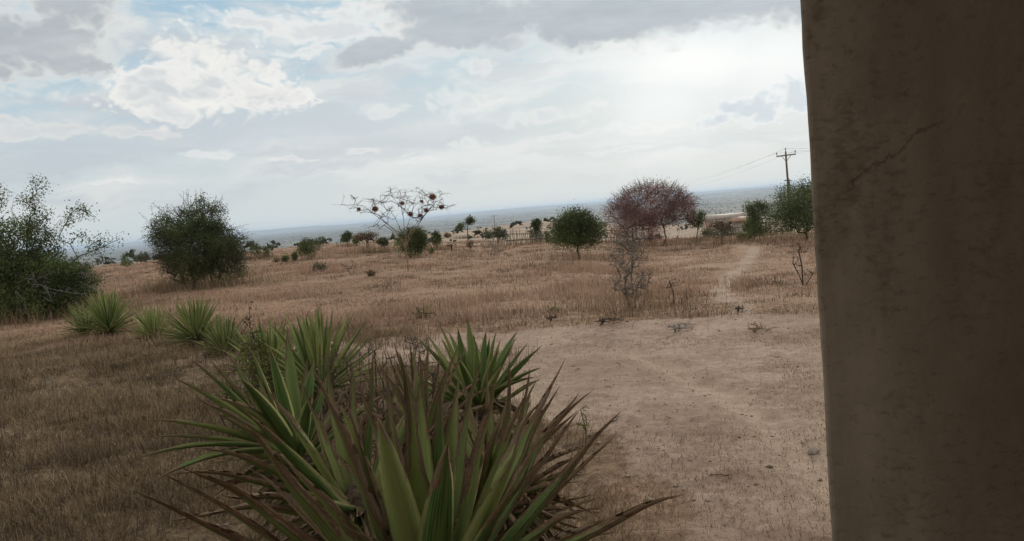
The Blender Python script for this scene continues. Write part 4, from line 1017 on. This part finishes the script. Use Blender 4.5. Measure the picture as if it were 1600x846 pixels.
# nearest plant, hand traced leaves
bA = np.array([*atd(655, 830, 2.35)[:2], 0]); bA[2] = float(height(*bA[:2]))
A_tr = [(487, 572, 2.15, .068, .97, .0), (533, 625, 2.2, .035, .98, .0), (632, 548, 2.3, .085, .62, .02), (533, 632, 2.25, .075, .10, .03), (366, 662, 2.0, .080, .45, .02),
        (283, 718, 2.0, .075, .50, .03), (193, 767, 1.95, .062, .80, .06), (243, 742, 2.1, .05, .75, .05), (655, 590, 2.6, .075, .25, .0), (690, 600, 2.6, .07, .30, .0), (718, 585, 2.65, .075, .35, .02),
        (775, 598, 2.3, .088, .52, .02), (790, 620, 2.4, .07, .40, .02), (872, 590, 2.75, .078, .45, .03), (903, 600, 2.95, .06, .55, .04), (842, 625, 2.6, .07, .38, .04), (972, 643, 2.45, .062, .45, .05),
        (960, 682, 2.7, .05, .85, .07), (928, 684, 2.8, .05, .95, .1), (1062, 767, 2.2, .068, .50, .07), (948, 806, 2.05, .07, .55, .06), (905, 640, 3.0, .05, .9, .06), (600, 575, 2.8, .06, .7, .0), (566, 590, 2.7, .06, .55, .02),
        (520, 640, 2.5, .07, .35, .02), (450, 700, 2.2, .07, .45, .05), (745, 560, 2.9, .06, .6, .02), (810, 700, 2.1, .095, .15, .02), (700, 690, 2.05, .10, .25, .0), (590, 650, 2.1, .095, .15, .0)]
sisal(bA, .56, 'nearest sisal with broad scorched leaves filling the bottom of the photo', 61, 16, .66, .066, [(t[0], t[1], t[2], t[3]*1.18, t[4]*.85 if t[4] < .7 else t[4], t[5]*.1) for t in A_tr], elev=(5, 68), dryr=(.25, .75), ndead=120)
# leafy one behind left
bB = np.array([*atd(465, 690, 4.8)[:2], 0]); bB[2] = float(height(*bB[:2]))
B_tr = [(270, 590, 3.7, .075, .18, .04), (296, 560, 3.9, .07, .2, .03), (233, 656, 3.6, .07, .15, .05), (240, 683, 3.55, .06, .25, .05), (212, 717, 3.4, .06, .12, .06), (232, 757, 3.3, .06, .2, .07),
        (352, 548, 4.1, .075, .2, .02), (325, 560, 3.9, .06, .3, .03), (392, 545, 4.0, .08, .1, .02), (448, 515, 4.2, .075, .2, .0), (420, 540, 3.8, .075, .12, .0), (375, 590, 3.4, .085, .1, .02), (480, 560, 4.3, .07, .3, .0), (520, 575, 4.3, .07, .4, .02), (555, 590, 4.2, .06, .6, .03), (340, 620, 3.4, .08, .3, .04), (575, 620, 4.0, .06, .7, .04), (300, 620, 3.6, .07, .4, .04)]
B_tr = [(t[0], t[1], t[2]*1.2, t[3]*1.2, *t[4:]) for t in B_tr]
sisal(bB, .43, 'sisal with long dark green leaves reaching left, behind the nearest sisal', 62, 8, .60, .085, B_tr, elev=(10, 70), dryr=(.1, .5), ndead=40)
# two more filling the row
bG = np.array([*atd(560, 770, 3.2)[:2], 0]); bG[2] = float(height(*bG[:2]))
G_tr = [(330, 640, 3.0, .07, .3, .02), (300, 690, 2.8, .065, .4, .02), (270, 735, 2.7, .06, .5, .03), (255, 800, 2.5, .06, .6, .03), (420, 610, 3.2, .07, .35, .0), (470, 600, 3.3, .065, .5, .0), (545, 560, 3.4, .065, .6, .0), (585, 545, 3.5, .06, .7, .0), (500, 545, 3.4, .06, .45, .0), (380, 640, 2.8, .075, .25, .0), (620, 585, 3.3, .07, .5, .0), (675, 580, 3.4, .065, .55, .0), (340, 780, 2.4, .065, .5, .02)]
sisal(bG, .62, 'half scorched sisal wedged between the nearest one and the leaf-reaching one', 74, 4, .50, .070, G_tr, elev=(5, 60), dryr=(.3, .8), ndead=120)
bK = np.array([*atd(770, 730, 3.5)[:2], 0]); bK[2] = float(height(*bK[:2]))
K_tr = [(865, 600, 3.4, .06, .7, .0), (900, 640, 3.3, .055, .8, .02), (930, 610, 3.5, .05, .9, .03), (880, 560, 3.7, .05, .8, .0), (800, 560, 3.6, .06, .6, .0), (760, 570, 3.7, .06, .6, .0), (830, 575, 3.5, .06, .5, .0), (940, 700, 3.2, .05, .9, .05), (720, 590, 3.4, .06, .5, .0), (845, 640, 3.0, .07, .3, .0)]
sisal(bK, .50, 'scorched brown-tipped sisal at the track side behind the nearest one', 75, 14, .48, .056, K_tr, elev=(5, 70), dryr=(.5, 1.0), ndead=120)
# right one
bD = np.array([*atd(745, 600, 5.6)[:2], 0]); bD[2] = float(height(*bD[:2]))
D_tr = [(690, 512, 5.5, .075, .08, .0), (715, 511, 5.6, .075, .1, .0), (740, 522, 5.8, .07, .1, .0), (765, 527, 5.7, .07, .1, .0), (782, 530, 5.5, .07, .08, .02), (802, 538, 5.4, .075, .1, .03), (826, 535, 5.7, .06, .25, .03), (842, 545, 5.4, .08, .08, .04), (845, 575, 5.3, .08, .1, .05), (835, 590, 5.3, .07, .15, .05), (665, 520, 5.8, .06, .2, .0), (672, 545, 5.3, .07, .15, .02), (816, 575, 5.8, .07, .1, .04)]
sisal(bD, .40, 'bright green sisal fanning right beside the bare track', 63, 24, .56, .075, D_tr, elev=(25, 80), dryr=(.0, .2), ndead=44)
# withered middle plant
bE = np.array([*atd(655, 620, 4.4)[:2], 0]); bE[2] = float(height(*bE[:2]))
E_tr = [(668, 532, 4.3, .06, .98, .0), (640, 530, 4.4, .05, .98, .0), (620, 560, 4.2, .05, .95, .03), (690, 555, 4.4, .06, .98, .02), (600, 545, 4.6, .04, .98, .05), (583, 560, 4.6, .05, .9, .05), (705, 575, 4.3, .05, .95, .05), (655, 550, 4.2, .07, .9, .0)]
sisal(bE, .58, 'withered brown sisal in the middle of the hedge', 64, 18, .50, .055, E_tr, elev=(10, 80), dryr=(.9, 1.0), ndead=80)
# back green one
def simple(px, py, r, lab, seed, n, L, W, hc=.2, **kw):
    b0 = at(px, r) if r > 100 else atr(px, r, py); return sisal(b0, hc, lab, seed, n, L, W, (), **kw)
simple(495, 560, 7.2, 'tall bright green sisal behind the leaf-reaching one, left of the withered sisal', 65, 80, .66, .050, hc=.36, elev=(8, 86), dryr=(.0, .12), ndead=20, detail=12, greens=.25)
simple(418, 540, 8.6, 'green sisal at the back of the hedge, half behind leafy weeds', 66, 70, .60, .042, hc=.28, elev=(10, 86), dryr=(.0, .12), ndead=12, detail=12, greens=.2)
simple(308, 0, 541, 'small round green sisal right of the pair by the left shrub', 67, 150, .62, .032, hc=.20, elev=(0, 85), dryr=(.0, .1), ndead=16, detail=10, greens=.2)
simple(172, 0, 526, 'spreading green sisal nearest the left thorn shrub', 68, 150, .76, .034, hc=.20, elev=(0, 82), dryr=(.0, .1), ndead=14, detail=10, greens=.2)
simple(135, 0, 524, 'bluish green sisal tight against the left thorn shrub', 69, 60, .55, .035, hc=.15, elev=(0, 75), dryr=(.0, .1), ndead=8, detail=10)
simple(242, 0, 532, 'low pale green sisal between the two larger ones at left', 70, 100, .58, .032, hc=.12, elev=(0, 80), dryr=(.0, .25), ndead=14, detail=10, greens=.5)
simple(352, 0, 556, 'dull green sisal closing the gap between the small round one and the leafy weeds', 76, 80, .50, .034, hc=.14, elev=(5, 80), dryr=(.05, .35), ndead=24, detail=10)
simple(660, 488, 13.5, 'tiny lone sisal beyond the track, below the nest tree', 71, 22, .26, .03, hc=.03, elev=(5, 75), dryr=(.0, .1), ndead=0, detail=8)
simple(355, 477, 15.5, 'tiny sisal in the grass right of the dark bush foot', 72, 22, .28, .03, hc=.03, elev=(5, 75), dryr=(.0, .1), ndead=0, detail=8)
simple(866, 497, 12.8, 'tiny sisal offshoot at the far track edge below the round tree', 73, 14, .2, .03, hc=.02, elev=(5, 60), dryr=(.0, .1), ndead=0, detail=8)

# weeds and twigs among the sisals
def weed(px, r, hpx, label, seed, nst, wpx, lmat='leaf_weed', per=5, py=540, size=.018, cat='weed', ntip=26, wmat='bark_dark'):
    B = atr(px, r, py); k = pxm(B); rg = np.random.default_rng(seed); H = hpx*k; W = wpx*k
    stems = [[[rg.normal()*W*.1, rg.normal()*W*.1, -.02], [rg.normal()*W*.2, rg.normal()*W*.2, H*.45], [rg.normal()*W*.3, rg.normal()*W*.3, H*.9]] for _ in range(nst)]
    return tree('weed' if cat == 'weed' else 'dead_twigs', B, label, cat, seed, [(0, 0, H*.65, W*.5, W*.4, H*.38, 1)], ntip, stems, .0022, M[wmat], M[lmat] if lmat else None, per=per, spread=.02, size=size, step=.07, jit=.25, trunkpart='stalks', leafpart='foliage')
weed(392, 8.0, 190, 'tall thin dry weed stalk with drooping leaves above the back sisals', 81, 1, 12, 'leaf_brown', 3, size=.022, ntip=10)
weed(400, 7.0, 158, 'leafy yellow-green weeds growing through the back of the hedge', 82, 8, 60, 'leaf_weed', 6, ntip=150, size=.018)
weed(350, 6.6, 120, 'low olive weeds left of the hedge', 83, 5, 45, 'leaf_weed', 4, ntip=60, size=.013)
weed(590, 5.3, 225, 'dead forked twigs sticking up left of the withered sisal', 84, 6, 80, None, 0, ntip=70, cat='branch')
weed(650, 5.0, 238, 'tangle of dead twigs over the withered sisal', 85, 6, 90, None, 0, ntip=110, cat='branch')
weed(912, 5.5, 75, 'thin yellowish weed at the right foot of the hedge', 86, 1, 16, 'leaf_weed', 3, py=650, size=.012, ntip=9)
weed(240, 3.4, 110, 'thin dry olive weeds at the left foot of the hedge', 87, 4, 60, 'leaf_weed', 3, py=760, size=.010, ntip=60)
weed(520, 6.2, 155, 'dry brown stalks between the green sisals', 88, 6, 70, 'leaf_brown', 2, ntip=60, size=.012)
# stone at the pillar
p = at(1272, 708); V, F = tube([[0, 0, -.02], [0, .0, .0], [0, 0, .018], [.004, 0, .030], [.006, 0, .034]], [.02, .038, .036, .022, .005], 9)
V[:, 0] *= 1.1; V += np.random.default_rng(1).normal(size=V.shape)*.0025
M['stone'] = plain_mat('stone', (.34, .28, .24), .9, (.18, .14, .12), 30)
o = mk('stone', V, F, M['stone'], smooth=True); o.location = p; tag(o, 'small grey stone on the bare ground near the pillar foot', 'stone')
# fallen twigs
rt = np.random.default_rng(77)
for q, (px, py, L, lab) in enumerate([(910, 742, .35, 'pale curved twig on the ground right of the nearest sisal'), (960, 660, .14, 'dark short twig on the middle of the track'), (165, 745, .28, 'pale dry stalk lying in the withered grass left of the hedge'), (1140, 745, .12, 'small dark stick on the lower right of the track'), (35, 780, .4, 'pale bent straw stalk standing near the lower left corner')]):
    p = at(px, py); a = rt.uniform(0, 3.1); n = 6
    P = [[math.cos(a)*L*t+rt.normal()*.01, math.sin(a)*L*t+rt.normal()*.01, .006+.01*math.sin(t*3)] for t in np.linspace(0, 1, n)]
    if q == 4: P = [[.03*t, .02*t, L*t*.8] for t in np.linspace(0, 1, n)]
    V, F = tube(P, list(np.linspace(.004, .002, n)), 5); o = mk('fallen_twig', V, F, M['bark_tan' if q in (0, 2, 4) else 'bark_dark']); o.location = p; tag(o, lab, 'twig', 'twigs lying about')

# ================================================================== pillar, and an unseen roof and walls added to shade it
YA = rad(30)
e1 = np.array([math.cos(YA), -math.sin(YA), 0]); e2 = np.array([math.sin(YA), math.cos(YA), 0])
dcorner = ray(1274, 423); dcorner = dcorner/np.hypot(dcorner[0], dcorner[1])
corner = np.array([dcorner[0], dcorner[1], 0])*1.18
def on_face(px, py):
    d = ray(px, py); t = np.dot(corner-CAM, e2)/np.dot(d, e2); q = CAM+d*t-corner
    return float(np.dot(q, e1)), float(q[2])
(xa, za), (xb, zb) = on_face(1295, 312), on_face(1450, 205)
CRK = ((zb-za)/(xb-xa), za-(zb-za)/(xb-xa)*xa, xa, xb)
m, nt, b, o_ = mat('rough_plaster', .95, .08); M['plaster'] = m
v = objco(nt); a1 = noise(nt, v, 3.2, 6, .6); a2 = noise(nt, mul3(nt, v, (1, 1, .35)), 7, 6, .65); a3 = noise(nt, v, 55, 5, .7); a4 = noise(nt, mul3(nt, v, (1, 1, 1.0)), 34, 6, .72)
c = mixc(nt, (a1*.45+a2*.55).ss(.34, .66), (.155, .120, .088), (.275, .222, .168))
sp1 = noise(nt, mul3(nt, v, (1, 1, 1.5)), 62, 3, .6); clus = noise(nt, mul3(nt, v, (1, 1, .6)), 8.5, 4, .6)
pit = (sp1+(clus-.5)*.55).ss(.50, .74)
c = mixc(nt, pit*.55, c, (.095, .068, .046))
c = mixc(nt, (a3.ss(.60, .72))*.35, c, (.42, .34, .25))
c = mixc(nt, (a4*.5+clus*.5).ss(.52, .60)*.3, c, (.12, .085, .056))
xx, yy_, zz_ = sep(nt, v)
c = mixc(nt, (xx+(a1-.5)*.12).ss(.10, .16)*(xx+(a2-.5)*.1).ss(.34, .24)*.5, c, (.105, .074, .050))
ck = (zz_-(xx*CRK[0]+CRK[1])+(a1-.5)*.09+(a4-.5)*.05).abs()
c = mixc(nt, ck.ss(.004, .001)*xx.ss(CRK[2], CRK[2]+.03)*xx.ss(CRK[3]+.03, CRK[3])*.5, c, (.06, .042, .03))
c = mixc(nt, (a3.ss(.62, .7))*.5, c, (.09, .06, .045))
setc(nt, b, c); bump(nt, b, a3*.4-pit*.12+a1*.15, .45, .008)
PW = .55
import bmesh
def bevel_box(name, x0, x1, y0, y1, z0, z1, mt, bev, parent, rough=0.0, cuts=0):
    bm = bmesh.new(); bmesh.ops.create_cube(bm, size=1)
    for v in bm.verts: v.co = Vector(((x0+x1)/2+v.co.x*(x1-x0), (y0+y1)/2+v.co.y*(y1-y0), (z0+z1)/2+v.co.z*(z1-z0)))
    if cuts:
        bmesh.ops.bisect_plane(bm, geom=bm.verts[:]+bm.edges[:]+bm.faces[:], plane_co=(0, 0, z0+.001), plane_no=(0, 0, 1))
        for q in range(1, cuts):
            bmesh.ops.bisect_plane(bm, geom=bm.verts[:]+bm.edges[:]+bm.faces[:], plane_co=(0, 0, z0+(z1-z0)*q/cuts), plane_no=(0, 0, 1))
    ed = [e for e in bm.edges if abs(e.verts[0].co.x-e.verts[1].co.x) < 1e-6 and abs(e.verts[0].co.y-e.verts[1].co.y) < 1e-6]
    bmesh.ops.bevel(bm, geom=ed, offset=bev, segments=3, profile=.5, affect='EDGES')
    if rough:
        for v in bm.verts:
            n = float(fbm(np.array([v.co.z*14+3]), np.array([v.co.x*8+v.co.y*5]), 4, 6)[0])-.5
            v.co.x += n*rough; v.co.y += n*rough*.5
    me = bpy.data.meshes.new(name); bm.to_mesh(me); bm.free(); me.materials.append(mt)
    o = bpy.data.objects.new(name, me); C.objects.link(o); o.parent = parent; return o
pil = bevel_box('concrete_pillar', 0, PW, 0, PW, -.15, 2.9, M['plaster'], .008, None, .0035, 90)
pil.location = corner; pil.rotation_euler.z = -YA
tag(pil, 'dark rough plastered pillar filling the right edge of the photo', 'pillar')
hs = empty('shade_shelter', corner, 'unseen roof and walls added around the camera to shade the rough pillar and foreground', 'building', rz=-YA)
M['shade_shelter_in'] = plain_mat('shade_shelter_in', (.16, .12, .09), .8); M['floor_in'] = plain_mat('floor_in', (.20, .16, .13), .9)
V, F = box(-.28, 6, -4.2, PW+.25, 2.903, 3.02); mk('roof', V, F, M['shade_shelter_in'], hs)  # out of view, added to hold sky light off the pillar and near ground
V, F = box(-.1, 6, -3.4, -3.15, -.1, 2.9); mk('wall', V, F, M['shade_shelter_in'], hs)
V, F = box(1.9, 6, -3.14, .5, -.1, 2.9); mk('shade_side_wall', V, F, M['shade_shelter_in'], hs)
print('objects', len(bpy.data.objects), 'polys', sum(len(me.polygons) for me in bpy.data.meshes))
